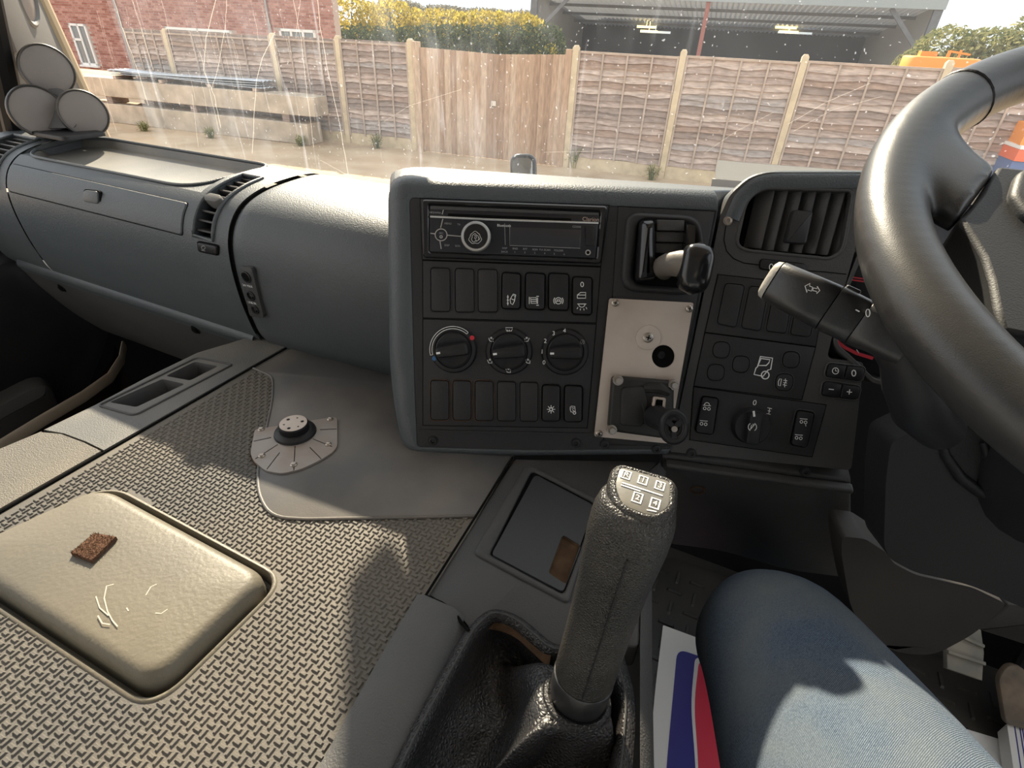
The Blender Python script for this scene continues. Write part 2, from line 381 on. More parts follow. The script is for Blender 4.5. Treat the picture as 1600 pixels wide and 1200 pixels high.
# gate
t = thing('wooden_gate', 'double wooden gate of warm brown vertical boards with metal latch', 'gate', fq((gs[0] + gs[1]) / 2, GZ + .05))
g0, g1 = gs[0] + .06, gs[1] - .06
m = MB(); m.box(fq(g0 + .08, (TOPZ + GZ) / 2, .03), FD * .075, FN * .05, ZZ * ((TOPZ - GZ) / 2)); ob('gate_post', m, gate_ms[1], t, bev=.006)
m = MB(); m.box(fq(g1 - .06, (TOPZ + GZ) / 2, .03), FD * .06, FN * .05, ZZ * ((TOPZ - GZ) / 2)); ob('gate_post', m, gate_ms[0], t, bev=.006)
e0, e1 = g0 + .165, g1 - .125; mid = e0 + (e1 - e0) * .525
for (a, b, n, dz) in ((e0, mid - .008, 12, (-.01, -.07)), (mid + .008, e1, 12, (-.07, -.02))):
    w = (b - a) / n
    for k in range(n):
        m = MB(); s = a + w * (k + .5); zt = TOPZ - .04 + dz[0] + (dz[1] - dz[0]) * k / n
        x0, x1 = s - w * .5, s + w * .56
        m.loft([[fq(x0, z, .012), fq(x0, z, .032), fq(x1, z, .014), fq(x1, z, .002)] for z in (GZ + .005, zt)])
        ob('gate_board', m, gate_ms[rb.choice((0, 0, 1, 2))], t)
    for z in (GZ + .35, GZ + 1.1, TOPZ - .3):
        m = MB(); m.box(fq((a + b) / 2, z, -.02), FD * ((b - a) / 2), FN * .02, ZZ * .05); ob('rail', m, gate_ms[2], t)
m = MB(); m.box(fq(mid + .02, -1.25, .045), FD * .05, FN * .01, ZZ * .045); m.tube([fq(mid - .02, -1.22, .06), fq(mid - .02, -1.33, .06), fq(mid + .03, -1.33, .06)], .012, 8)
ob('latch', m, silver, t)
# ---- brick house behind the left fence, with a wing that comes forward
t = thing('brick_house', 'red brick house with white windows behind the left end of the fence', 'house', fpt(-10, GZ, -6.7))
def brickwall(par, s0, s1, z0, z1, out, holes, ret=0):
    m = MB(); m.box(fpt((s0 + s1) / 2, (z0 + z1) / 2, out - .15), FD * ((s1 - s0) / 2), FN * .15, ZZ * ((z1 - z0) / 2)); ob('wall', m, mortar, par)
    m = MB(); r = 0; z = z0
    while z < z1 - .07:
        s = s0 + (.112 if r % 2 else 0) - .1
        while s < s1:
            a, b = max(s, s0), min(s + .212, s1)
            if b - a > .04 and not any(a < h[1] and b > h[0] and z < h[3] and z + .065 > h[2] for h in holes):
                m.loft([[fpt(a, z, out), fpt(b, z, out), fpt(b, z + .063, out), fpt(a, z + .063, out)], [fpt(a, z, out + .007), fpt(b, z, out + .007), fpt(b, z + .063, out + .007), fpt(a, z + .063, out + .007)]], False)
            s += .2225
        z += .075; r += 1
    ob('bricks', m, brick_m, par, kind='stuff', recalc=False)
def hwin(par, s0, s1, z0, z1, out, vbars, hbars=()):
    f = MB(); w = .075
    segs = [((s0 + s1) / 2, z1 - w / 2, (s1 - s0) / 2, w / 2), ((s0 + s1) / 2, z0 + w / 2, (s1 - s0) / 2, w / 2), (s0 + w / 2, (z0 + z1) / 2, w / 2, (z1 - z0) / 2), (s1 - w / 2, (z0 + z1) / 2, w / 2, (z1 - z0) / 2)]
    for v in vbars: segs.append((v, (z0 + z1) / 2, w / 2, (z1 - z0) / 2))
    for (a, b, z) in hbars: segs.append(((a + b) / 2, z, (b - a) / 2, w / 2))
    for (s, z, hw, hh) in segs: f.box(fpt(s, z, out + .02), FD * hw, FN * .03, ZZ * hh)
    f.box(fpt((s0 + s1) / 2, z0 - .03, out + .05), FD * ((s1 - s0) / 2 + .06), FN * .06, ZZ * .03)
    fo = ob('window', f, white_frame, par)
    vs = sorted([s0] + list(vbars) + [s1])
    for a, b in zip(vs[:-1], vs[1:]):
        m = MB(); m.box(fpt((a + b) / 2, (z0 + z1) / 2, out + .005), FD * ((b - a) / 2 - .01), FN * .004, ZZ * ((z1 - z0) / 2)); ob('pane', m, pane_m, fo)
HB = -6.5; HPl = (FP0 + FN * HB, FN)
def hs(x, y, pl=HPl): p = on(pl, x, y); return (p - FP0).dot(FD), p.z
h1 = hs(521, 20)[0]; h0 = hs(-80, 60)[0]
wa, wb = hs(259, 45), hs(362, 47); wc, wd = hs(437, 47), hs(493, 49)
ww0, ww1, ww2 = hs(106, 36), hs(154, 103), hs(133, 38)
win3 = (ww0[0] + .05, ww2[0] + .02, ww1[1], ww0[1])
wins = [(wa[0], wb[0], wa[1] - 1.2, wa[1] + .07), (wc[0], wd[0], wc[1] - 1.0, wc[1] + .05), win3]
brickwall(t, h0 - .5, h1, GZ + .3, 3.0, HB, wins)
hwin(t, *wins[0], HB, [wins[0][0] + (wins[0][1] - wins[0][0]) * .5]); hwin(t, *wins[1], HB, [wins[1][0] + (wins[1][1] - wins[1][0]) * k for k in (.33, .66)])
hwin(t, *win3, HB, [win3[0] + .52 * (win3[1] - win3[0])], [(win3[0], win3[0] + .52 * (win3[1] - win3[0]), win3[3] - .42 * (win3[3] - win3[2]) * .9)])
for (s, o_) in ((hs(194, 50)[0], HB + .06), (hs(419, 20)[0], HB + .06)):
    m = MB(); m.tube([fpt(s, GZ, o_), fpt(s, 2.5, o_)], .036, 10)
    for z in (-.3, .6): m.tube([fpt(s, z, o_), fpt(s, z + .08, o_)], .048, 10)
    ob('downpipe', m, pipe_m, t)
m = MB(); s = hs(410, 20)[0]; m.tube([fpt(s - 1.2, .55, HB + .05), fpt(s - .05, .5, HB + .05), fpt(s, .4, HB + .05)], .02, 8); ob('waste_pipe', m, pipe_m, t)
# ---- concrete beams with roofing sheets in front of the fence
BO = .75; BPl = (FP0 + FN * BO, FN)
b0 = hs(140, 180, BPl)[0]; b1 = hs(494, 190, BPl)[0]; zt = hs(490, 152, BPl)[1]
zb1 = GZ; hgt = (zt - GZ)
def beam(z0, z1, s0, s1, lab):
    m = MB(); n = 8; L = []
    for i in range(n + 1):
        s = s0 + (s1 - s0) * i / n; j = lambda: rb.uniform(-.008, .008)
        L.append([fpt(s, z0 + j(), BO + j()), fpt(s, z1 + j(), BO + j()), fpt(s, z1 + j(), BO - .5), fpt(s, z0, BO - .5)])
    m.loft(L); return tag(ob('concrete_beam', m, concrete2, bev=.012, sm=50), lab, 'concrete beam', 'concrete beams by the fence')
beam(GZ, GZ + hgt * .44, b0, b1 - .25, 'long pale concrete beam lying on the ground, lower of two')
beam(GZ + hgt * .60, zt, b0 + .05, b1, 'long pale concrete beam on top of the other, carrying metal sheets')
for k, f_ in enumerate((.12, .5, .88)):
    m = MB(); m.box(fpt(b0 + (b1 - b0) * f_, GZ + hgt * .52, BO - .25), FD * .09, FN * .22, ZZ * (hgt * .08))
    tag(ob('spacer_block', m, woods[1], bev=.005), ('dark wooden spacer block between the concrete beams, ' + ('left end', 'middle', 'right end')[k]), 'wood block', 'spacers between the beams')
sheet_m = mat('galvanised_sheet', (.55, .58, .62), .35, .05, 40, .5, metal=.5)
s0, s1 = hs(172, 125, BPl)[0], hs(405, 140, BPl)[0]
for k in range(4):
    m = MB(); z = zt + .095 + k * .03; off = rb.uniform(-.06, .06); nn_ = 24
    def fsh(u, v, top=0): return fpt(s0 + off + (s1 - s0) * u, z + .011 * math.sin(v * nn_ * 1.05) + .02 * math.sin(u * 5 + k), BO - .02 - .5 * v)
    m.grid(fsh, 6, 40)
    so = ob('metal_sheet', m, sheet_m, recalc=False); so.modifiers.new('thick', 'SOLIDIFY').thickness = .004
    tag(so, 'silver corrugated metal sheet on the concrete beams, ' + ('lowest', 'second from bottom', 'second from top', 'topmost')[k] + ' of the pile', 'metal sheet', 'metal sheets on the beams')
for k, f_ in enumerate((.04, .36, .68, .97)):
    m = MB(); m.box(fpt(s0 + (s1 - s0) * f_, zt + .035, BO - .26), FD * .045, FN * .27, ZZ * .032)
    tag(ob('timber_bearer', m, batten_m, bev=.004), 'short timber bearer under the metal sheets, ' + ('far left', 'second from left', 'third from left', 'far right') + ' one' if False else 'short timber bearer under the metal sheets, ' + ('far left', 'second from the left', 'third from the left', 'far right')[k], 'timber', 'timbers under the sheets')
# ---- steel barn
BD = -19.0; QPl = (FP0 + FN * BD, FN)
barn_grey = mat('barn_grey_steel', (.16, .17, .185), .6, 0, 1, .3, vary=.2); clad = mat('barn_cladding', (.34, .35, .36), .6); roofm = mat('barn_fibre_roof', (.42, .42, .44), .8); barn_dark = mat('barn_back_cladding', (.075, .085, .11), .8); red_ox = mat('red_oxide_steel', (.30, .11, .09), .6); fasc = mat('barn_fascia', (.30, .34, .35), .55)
lamp_y = bpy.data.materials.new('warm_lamp'); lamp_y.use_nodes = True; bb = lamp_y.node_tree.nodes['Principled BSDF']; bb.inputs['Emission Color'].default_value = (1, .72, .25, 1); bb.inputs['Emission Strength'].default_value = 1.6
tube_w = bpy.data.materials.new('tube_lamp'); tube_w.use_nodes = True; bb = tube_w.node_tree.nodes['Principled BSDF']; bb.inputs['Emission Color'].default_value = (.85, .95, 1, 1); bb.inputs['Emission Strength'].default_value = .35
sL, sR = hs(833, 30, QPl)[0], hs(1462, 30, QPl)[0]; ze = hs(1290, 9, QPl)[1]; zf = ze + .75; DEEP = 12
t = thing('steel_barn', 'open fronted grey steel barn behind the fence with lit lamps inside', 'barn', fpt((sL + sR) / 2, GZ, BD - DEEP / 2))
roof_t = bpy.data.materials.new('translucent_roof_sheet'); roof_t.use_nodes = True; rt = roof_t.node_tree; rt.nodes.clear(); r1 = nn(rt, 'ShaderNodeBsdfDiffuse'); r1.inputs[0].default_value = (.42, .43, .45, 1); r2 = nn(rt, 'ShaderNodeBsdfTranslucent'); r2.inputs[0].default_value = (.5, .53, .58, 1); r3 = nn(rt, 'ShaderNodeMixShader'); r3.inputs[0].default_value = .10; r4 = nn(rt, 'ShaderNodeOutputMaterial')
rt.links.new(r1.outputs[0], r3.inputs[1]); rt.links.new(r2.outputs[0], r3.inputs[2]); rt.links.new(r3.outputs[0], r4.inputs[0])
def qp(s, z, d): return fpt(s, z, BD - d)
m = MB(); m.box(qp((sL + sR) / 2, (ze + zf) / 2, 0), FD * ((sR - sL) / 2 + .2), FN * .06, ZZ * ((zf - ze) / 2)); ob('fascia', m, fasc, t)
m = MB(); m.grid(lambda u, v: qp(sL + (sR - sL) * u, ze + .22 - 1.15 * v + .05 * math.sin(u * 2 * math.pi * 70), v * DEEP), 420, 2); ob('roof', m, roof_t, t, recalc=False)
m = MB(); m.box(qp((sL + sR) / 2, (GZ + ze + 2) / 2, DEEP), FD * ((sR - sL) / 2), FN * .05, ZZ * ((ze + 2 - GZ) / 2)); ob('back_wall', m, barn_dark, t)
for s, sg in ((sL, 1), (sR, -1)):
    m = MB(); m.grid(lambda u, v: qp(s + .03 * math.sin(u * 2 * math.pi * 40), GZ + (ze + .2 - GZ) * v, DEEP * u), 160, 1); ob('side_cladding', m, clad, t, recalc=False)
    m = MB(); m.box(qp(s, (GZ + ze) / 2, .1), FD * .16, FN * .1, ZZ * ((ze - GZ) / 2)); ob('corner_column', m, barn_grey, t)
    m = MB(); m.bar(qp(s, ze - 1.6, .15), qp(s + sg * 1.7, ze, .15), .16, FN, .1); ob('brace', m, barn_grey, t)
for x in (1100,):
    s = hs(x, 40, QPl)[0]; m = MB(); m.box(qp(s, (GZ + ze) / 2, .15), FD * .09, FN * .12, ZZ * ((ze - GZ) / 2)); ob('middle_column', m, red_ox, t)
for d in (3, 6, 9):
    m = MB(); m.bar(qp(sL, ze + .08 - d * .096, d), qp(sR, ze + .08 - d * .096, d), .12, FN, .22); ob('purlin', m, barn_grey, t)
for k, (x, y) in enumerate(((1010, 42), (1228, 43))):
    for j, (dx, dy, w_, mm) in enumerate(((0, 0, .55, lamp_y), (4, 7, .5, lamp_y), (-10, -18, .75, tube_w), (14, 8, .9, tube_w))):
        p = on((qp(0, 0, 8.5 + j * .3), FN), x + dx, y + dy); m = MB(); m.box(p, FD * w_, FN * .12, ZZ * .06)
        m.bar(p + ZZ * .06, p + ZZ * .5, .03, FD, .03)
        o_ = ob('barn_lamp', m, mm); tag(o_, ('warm yellow lamp', 'smaller warm yellow lamp', 'pale tube lamp above the yellow lamps', 'pale tube lamp below the yellow lamps')[j] + (' hanging in the left bay of the barn', ' hanging in the right bay of the barn')[k], 'lamp', 'lamps in the barn')
# ---- greenery
def leafmat(name, c0, c1, tr=.35):
    m = bpy.data.materials.new(name); m.use_nodes = True; t = m.node_tree; t.nodes.clear(); L = t.links.new
    gi = nn(t, 'ShaderNodeNewGeometry'); rp = nn(t, 'ShaderNodeValToRGB'); rp.color_ramp.elements[0].color = (*c0, 1); rp.color_ramp.elements[1].color = (*c1, 1)
    d = nn(t, 'ShaderNodeBsdfDiffuse'); tr_ = nn(t, 'ShaderNodeBsdfTranslucent'); mx = nn(t, 'ShaderNodeMixShader'); mx.inputs[0].default_value = tr; oo = nn(t, 'ShaderNodeOutputMaterial')
    L(gi.outputs['Random Per Island'], rp.inputs[0]); L(rp.outputs[0], d.inputs[0]); L(rp.outputs[0], tr_.inputs[0]); L(d.outputs[0], mx.inputs[1]); L(tr_.outputs[0], mx.inputs[2]); L(mx.outputs[0], oo.inputs[0]); return m
lf_dark = leafmat('shaded_hedge_leaves', (.035, .055, .03), (.10, .12, .06)); lf_yel = leafmat('sunlit_bush_leaves', (.28, .24, .04), (.55, .42, .09), .5); lf_far = leafmat('far_tree_leaves', (.16, .16, .13), (.28, .25, .2), .3); lf_green = leafmat('bush_leaves', (.12, .15, .06), (.40, .37, .17), .4)  # hedge leaves coloured as if shaded, yellow leaves as if sunlit
twig = mat('bush_twigs', (.06, .05, .035), .9)
def leafcloud(name, label, cat, blobs, n, size, m, group=None, seed=1, mt=None):
    r = random.Random(seed); c0 = sum((b[0] for b in blobs), Vector()) / len(blobs)
    t = thing(name, label, cat, Vector((c0.x, c0.y, GZ)), group); mb = MB(); tot = sum(b[1].x * b[1].z for b in blobs)
    for c, rad in blobs:
        for _ in range(int(n * rad.x * rad.z / tot)):
            d = Vector((r.gauss(0, 1), r.gauss(0, 1), r.gauss(0, 1))).normalized() * (r.uniform(.75, 1.03)); 
            p = c + FD * d.x * rad.x + FN * d.y * rad.y + ZZ * d.z * rad.z
            if p.z < GZ: continue
            u = Vector((r.gauss(0, 1), r.gauss(0, 1), r.gauss(0, 1))).normalized(); w = u.orthogonal().normalized(); s = size * r.uniform(.6, 1.3)
            mb.add([p - u * s, p + w * s * .5, p + u * s, p - w * s * .5], [[0, 1, 2, 3]])
    ob('foliage', mb, m, t, kind='stuff', recalc=False, noshade=True)
    mb = MB()
    for c, rad in blobs:
        mb.tube([Vector((c.x, c.y, GZ)), c - ZZ * rad.z * .3, c + ZZ * rad.z * .3], [.09, .06, .02], 6)
    ob('stem', mb, twig, t)
def pxblob(x, y, out, rx, rz, ry=1.0):
    p = on((FP0 + FN * out, FN), x, y); return (p, Vector((rx, ry, rz)))
HO = -11
blobs = []
for k in range(14):
    x = 505 + k * 27; p = on((FP0 + FN * HO, FN), x, 44 + rb.uniform(-2, 2)); hh = (p.z - GZ); blobs.append((Vector((p.x, p.y, GZ + hh * .5)), Vector((.85, .9, hh * .56))))
leafcloud('clipped_hedge', 'dense hedge in shade-darkened green behind the fence between house and barn', 'hedge', blobs, 16000, .085, lf_dark, seed=2)
for k, (x, y, rx, rz, l) in enumerate(((550, 30, 1.5, .9, 'yellow green tree rising just right of the house corner'), (610, 32, 1.7, .75, 'yellow green tree behind the hedge left of its middle'), (690, 40, 1.8, .6, 'yellow green bush behind the middle of the hedge'), (765, 42, 1.7, .6, 'yellow green bush behind the right part of the hedge'), (815, 45, 1.0, .55, 'yellow green bush beside the left barn corner'))):
    p, rad = pxblob(x, y, HO - 3.5, rx, rz, 1.3)
    leafcloud('sunlit_bush', l, 'bush', [(p, rad), (p + FD * .8 - ZZ * .8, rad * .8), (p - FD * .8 - ZZ * .7, rad * .8)], 3600, .09, lf_yel, 'yellow green bushes behind the hedge', 10 + k)  # yellow of these leaves stands for sun on the tops
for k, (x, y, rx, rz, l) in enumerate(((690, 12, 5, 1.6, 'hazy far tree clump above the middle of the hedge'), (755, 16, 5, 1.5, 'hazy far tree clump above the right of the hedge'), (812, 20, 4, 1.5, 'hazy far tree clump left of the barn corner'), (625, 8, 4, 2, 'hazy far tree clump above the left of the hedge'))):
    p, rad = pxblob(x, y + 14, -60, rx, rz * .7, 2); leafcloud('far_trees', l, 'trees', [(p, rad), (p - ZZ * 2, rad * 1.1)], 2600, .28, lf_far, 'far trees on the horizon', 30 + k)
for k, (x, y, rx, rz, l) in enumerate(((1476, 86, .95, .8, 'green bush right of the barn above the orange machine'), (1540, 84, 1.0, .7, 'olive green bush behind the top of the steering wheel'), (1612, 80, .9, 1.1, 'tall thin olive bush at the right end of the fence'))):
    p, rad = pxblob(x, y, -12, rx, rz, 1.2); leafcloud('yard_bush', l, 'bush', [(p, rad), (p + FD * .9 - ZZ * .5, rad * .8), (p - FD * .7 - ZZ * .4, rad * .7)], 4500, .085, lf_green, 'bushes right of the barn', 50 + k)
def tuft(x, y, hgt, label, n=26, seed=0):
    r = random.Random(seed); p = on(flat(GZ), x, y); mb = MB()
    for _ in range(n):
        a = r.uniform(0, 6.28); d = Vector((math.cos(a), math.sin(a), 0)); b = p + d * r.uniform(0, .08); h = hgt * r.uniform(.5, 1); w = d.cross(ZZ) * .008
        t1 = b + ZZ * h * .6 + d * h * .15; t2 = b + ZZ * h + d * h * .45
        mb.add([b - w, b + w, t1 + w * 1.3, t1 - w * 1.3, t2], [[0, 1, 2, 3], [3, 2, 4]])
        for q in (.5, .75): c = b + ZZ * h * q + d * h * .2; u = Vector((r.gauss(0, 1), r.gauss(0, 1), r.gauss(0, .4))).normalized() * .05; mb.add([c, c + u + w * 2, c + u * 2, c + u - w * 2], [[0, 1, 2, 3]])
    tag(ob('weed_clump', mb, lf_green, recalc=False, noshade=True, origin=p), label, 'weed', 'weeds along the fence')
for k, (x, y, h, l) in enumerate(((1018, 281, .35, 'green weed at the foot of the post right of the gate'), (897, 262, .55, 'tall thin weed against the right gate post'), (330, 216, .28, 'green weed in front of the lower concrete beam'), (590, 232, .35, 'dry grass clump left of the gate'), (470, 228, .25, 'grass clump at the right end of the beams'), (225, 205, .25, 'grass clump by the left half of the beams'))): tuft(x, y, h, l, 30, k)
# ---- orange machines
orange = mat('orange_machine_paint', (.85, .28, .03), .45); blue_p = mat('blue_machine_paint', (.08, .13, .30), .5); red_p = mat('orange_red_paint', (.75, .13, .04), .45)
p = on((FP0 + FN * -2.5, FN), 1470, 92); t = thing('orange_digger', 'orange machine roof showing above the fence right of the barn', 'machine', Vector((p.x, p.y, GZ)))
m = MB(); ring = [p + FD * (.62 * math.cos(a) * abs(math.cos(a)) ** -.4) + FN * (.5 * math.sin(a) * abs(math.sin(a)) ** -.4) for a in [2 * math.pi * (k + .5) / 16 for k in range(16)]]
m.pad(ring, ZZ, -.16, .03, .04); ob('roof', m, orange, t)
m = MB(); m.box(p + ZZ * .06 - FD * .25, FD * .14, FN * .1, ZZ * .05); m.tube([p + FD * .1 + ZZ * .03, p + FD * .1 + ZZ * .14], .03, 8); m.tube([p + FD * .28 + ZZ * .03, p + FD * .28 + ZZ * .16], .02, 8); m.bar(p + FD * .1 + ZZ * .13, p + FD * .45 + ZZ * .09, .03, ZZ, .03); ob('roof_fittings', m, orange, t)
m = MB()
for i in (-.5, .5):
    for j in (-.4, .4): m.bar(p + FD * i + FN * j - ZZ * .15, Vector((p.x, p.y, -1.5)) + FD * i + FN * j, .06, FN, .06)
m.box(Vector((p.x, p.y, -1.7)), FD * .75, FN * .6, ZZ * .3); ob('cab', m, barn_grey, t)
m = MB()
for j in (-.55, .55): m.tube([Vector((p.x, p.y, GZ + .3)) + FD * a_ + FN * j + ZZ * b_ for a_, b_ in ((-.8, -.1), (-.6, -.3), (.6, -.3), (.8, -.1), (.8, .1), (.6, .2), (-.6, .2), (-.8, .1))], (.12, .12), 8, closed=True)
ob('tracks', m, deep, t)
p = on((FP0 + FN * .15, FN), 1604, 240); t = thing('orange_trailer', 'orange and blue machine beyond the last fence post, seen through the wheel', 'machine', Vector((p.x, p.y, GZ)))
for nm, z0, z1, mm, o_ in (('lower_body', -.5, -.07, blue_p, 0), ('stripe', -.07, .10, red_p, .02), ('white_rail', .10, .15, white_frame, .03), ('upper_body', .15, .45, orange, -.05)):
    m = MB(); ring = [p + FD * a_ + FN * b_ for a_, b_ in ((-.30, .4 + o_), (.9, .4 + o_), (.9, -.6), (-.30 - o_, -.6))]; m.pad(ring, ZZ, z0, z1, .015); ob(nm, m, mm, t)
m = MB()
for i in (-.1, .7):
    m.lathe(Vector((p.x, p.y, GZ + .3)) + FD * i + FN * .45, FN, [(.3, -.1), (.3, .1), (.2, .12), (.05, .1)], 20)
ob('wheels', m, deep, t)
# ================================================================== cab shell
WB = .93
def wsp(a, c): return tk(a, WB - .05 * (c + .25) + .10 * max(0, 1 - (a / 1.4) ** 2) * .0, c)
gl = bpy.data.materials.new('dirty_windscreen_glass'); gl.use_nodes = True; t = gl.node_tree; t.nodes.clear(); L = t.links.new
oo = nn(t, 'ShaderNodeOutputMaterial'); trn = nn(t, 'ShaderNodeBsdfTransparent'); trn.inputs[0].default_value = (.95, .97, .96, 1)
dif = nn(t, 'ShaderNodeBsdfTranslucent'); dif.inputs[0].default_value = (.66, .74, .86, 1); mx = nn(t, 'ShaderNodeMixShader')
tcn = nn(t, 'ShaderNodeTexCoord')
def mth(op, a, b=None):
    n = nn(t, 'ShaderNodeMath', operation=op)
    for i, x in enumerate((a, b)):
        if x is None: continue
        if isinstance(x, (int, float)): n.inputs[i].default_value = x
        else: L(x, n.inputs[i])
    return n.outputs[0]
def nzs(scale, stretch, lo, hi, det=3, dist=0):
    mp = nn(t, 'ShaderNodeMapping'); mp.inputs['Scale'].default_value = stretch; L(tcn.outputs['Object'], mp.inputs[0])
    z = nn(t, 'ShaderNodeTexNoise'); setin(z, Scale=scale, Detail=det, Distortion=dist); L(mp.outputs[0], z.inputs['Vector'])
    mr = nn(t, 'ShaderNodeMapRange'); setin(mr, From_Min=lo, From_Max=hi); L(z.outputs['Fac'], mr.inputs[0]); return mr.outputs[0]
sx = nn(t, 'ShaderNodeSeparateXYZ'); L(tcn.outputs['Object'], sx.inputs[0])
leftness = nn(t, 'ShaderNodeMapRange'); setin(leftness, From_Min=-.05, From_Max=-.55, To_Min=0, To_Max=1); L(sx.outputs[0], leftness.inputs[0])
veil = mth('ADD', .022, mth('MULTIPLY', nzs(3, (1, 1, 1), .35, .75, 5), .028))
drip = mth('MULTIPLY', nzs(60, (1, 1, .05), .62, .74, 3, .6), mth('ADD', .004, mth('MULTIPLY', leftness.outputs[0], .12)))
blot = mth('MULTIPLY', nzs(14, (1, 1, .35), .52, .72, 6, 1.0), mth('MULTIPLY', leftness.outputs[0], .06))
speck = mth('MULTIPLY', nzs(260, (1, 1, 1), .79, .81, 0), .2)
mpz = nn(t, 'ShaderNodeMapping'); mpz.inputs['Rotation'].default_value = (0, math.radians(55), math.radians(-24)); L(tcn.outputs['Object'], mpz.inputs[0])
mpz2 = nn(t, 'ShaderNodeMapping'); mpz2.inputs['Scale'].default_value = (.03, 1, 1); L(mpz.outputs[0], mpz2.inputs[0])
z = nn(t, 'ShaderNodeTexNoise'); setin(z, Scale=140, Detail=2, Distortion=.2); L(mpz2.outputs[0], z.inputs['Vector']); mr = nn(t, 'ShaderNodeMapRange'); setin(mr, From_Min=.69, From_Max=.75); L(z.outputs['Fac'], mr.inputs[0])
scr = mth('MULTIPLY', mr.outputs[0], mth('MULTIPLY', nzs(4, (1, 1, 1), .5, .62, 2), .20))
fac = mth('MINIMUM', mth('ADD', mth('ADD', veil, drip), mth('ADD', mth('ADD', blot, speck), scr)), .7)
L(fac, mx.inputs[0]); L(trn.outputs[0], mx.inputs[1]); L(dif.outputs[0], mx.inputs[2]); L(mx.outputs[0], oo.inputs[0])
m = MB(); m.grid(lambda u, v: wsp(-1.42 + 2.7 * u, -.30 + 1.25 * v), 8, 4)
ws = struct('window_1', m, gl, recalc=False, origin=wsp(0, -.3))
drip_m = bpy.data.materials.new('dried_water_marks'); drip_m.use_nodes = True; dt = drip_m.node_tree; dt.nodes.clear()
a1 = nn(dt, 'ShaderNodeBsdfTransparent'); a2 = nn(dt, 'ShaderNodeBsdfTranslucent'); a2.inputs[0].default_value = (.9, .88, .84, 1); a3 = nn(dt, 'ShaderNodeMixShader'); a3.inputs[0].default_value = .24; a4 = nn(dt, 'ShaderNodeOutputMaterial')
dt.links.new(a1.outputs[0], a3.inputs[1]); dt.links.new(a2.outputs[0], a3.inputs[2]); dt.links.new(a3.outputs[0], a4.inputs[0])
WP = (wsp(0, .1) - FT * .002, -(FT * .9988 + ZZ * .05).normalized())
m = MB(); r = random.Random(5)
def run(pts, w):
    q = []
    for (x0, y0), (x1, y1) in zip(pts[:-1], pts[1:]):
        for k in range(6): q.append((x0 + (x1 - x0) * k / 6 + r.uniform(-.5, .5), y0 + (y1 - y0) * k / 6))
    q.append(pts[-1]); v = ons(WP, q); m.stroke(v, w * (.62 if pts[0][0] < 560 else .32), WP[1], 0)
for pts, w in (([(494, -20), (500, 40), (512, 110), (528, 180), (545, 276)], .0022), ([(455, -20), (470, 60), (480, 150), (490, 230)], .0016), ([(340, -10), (322, 60), (318, 110), (335, 150), (345, 200)], .0025), ([(355, -10), (352, 40), (340, 110), (330, 140)], .0018), ([(430, 50), (410, 90), (400, 130), (394, 240)], .0022), ([(175, -10), (190, 40), (215, 110), (232, 165)], .0028), ([(205, -5), (225, 60), (240, 110)], .0018), ([(250, -10), (262, 40), (270, 75)], .0014), ([(312, 80), (325, 130), (342, 205)], .0016), ([(470, -10), (462, 60)], .0012), ([(155, 120), (170, 170), (182, 205)], .0014), ([(300, 150), (310, 230)], .0012), ([(500, 250), (540, 272)], .001), ([(600, 190), (640, 165), (720, 140)], .0012), ([(850, 238), (930, 236), (990, 232)], .001), ([(1230, 195), (1290, 160), (1360, 130)], .0012), ([(1240, 205), (1300, 172), (1380, 150)], .001), ([(1100, 240), (1150, 205), (1210, 175)], .001)): run(pts, w)
for _ in range(36):
    x = r.uniform(130, 470); y = r.uniform(-10, 120); l_ = r.uniform(25, 90); run([(x, y), (x + l_ * .13, y + l_ * .5), (x + l_ * .26 + r.uniform(-4, 4), y + l_)], r.uniform(.0004, .0010))
ob('water_marks', m, drip_m, ws, kind='stuff', recalc=False)
# floor, front wall, sides
m = MB(); m.box(tk(-.1, .2, FLOOR - .02), RT * 1.35, FT * .85, ZZ * .02); struct('floor', m, floor_rub)
m = MB(); m.box(tk(-.1, .975, -.69), RT * 1.35, FT * .015, ZZ * .345); struct('wall_front', m, deep)
m = MB(); m.box(tk(1.17, .2, -.64), RT * .02, FT * .8, ZZ * .38); struct('wall_right', m, deep)
# passenger door (left) with pocket and window frame
d = MB()
d.box(tk(-1.40, .2, -.70), RT * .02, FT * .76, ZZ * .345); do = struct('door_1', d, deep)
m = MB(); n = RT
ring = [tk(-1.38, b, c) for b, c in rpx([(-.2, -.42), (.62, -.42), (.66, -.62), (.40, -.92), (-.2, -.95)], .09, 6)]
m.pad(ring, n, 0, .06, .03); ob('armrest_panel', m, black, do)
ring = [tk(-1.38, b, c) for b, c in rpx([(.05, -.70), (.47, -.66), (.45, -.82), (.10, -.86)], .05, 6)]
m = MB(); m.pad(ring, n, .05, .10, .03); ob('door_pocket', m, dark_trim, do)
m = MB(); m.bar(tk(-1.39, -.5, -.345), tk(-1.39, .82, -.345), .05, RT, .03); ob('window_frame', m, deep, do, bev=.01)

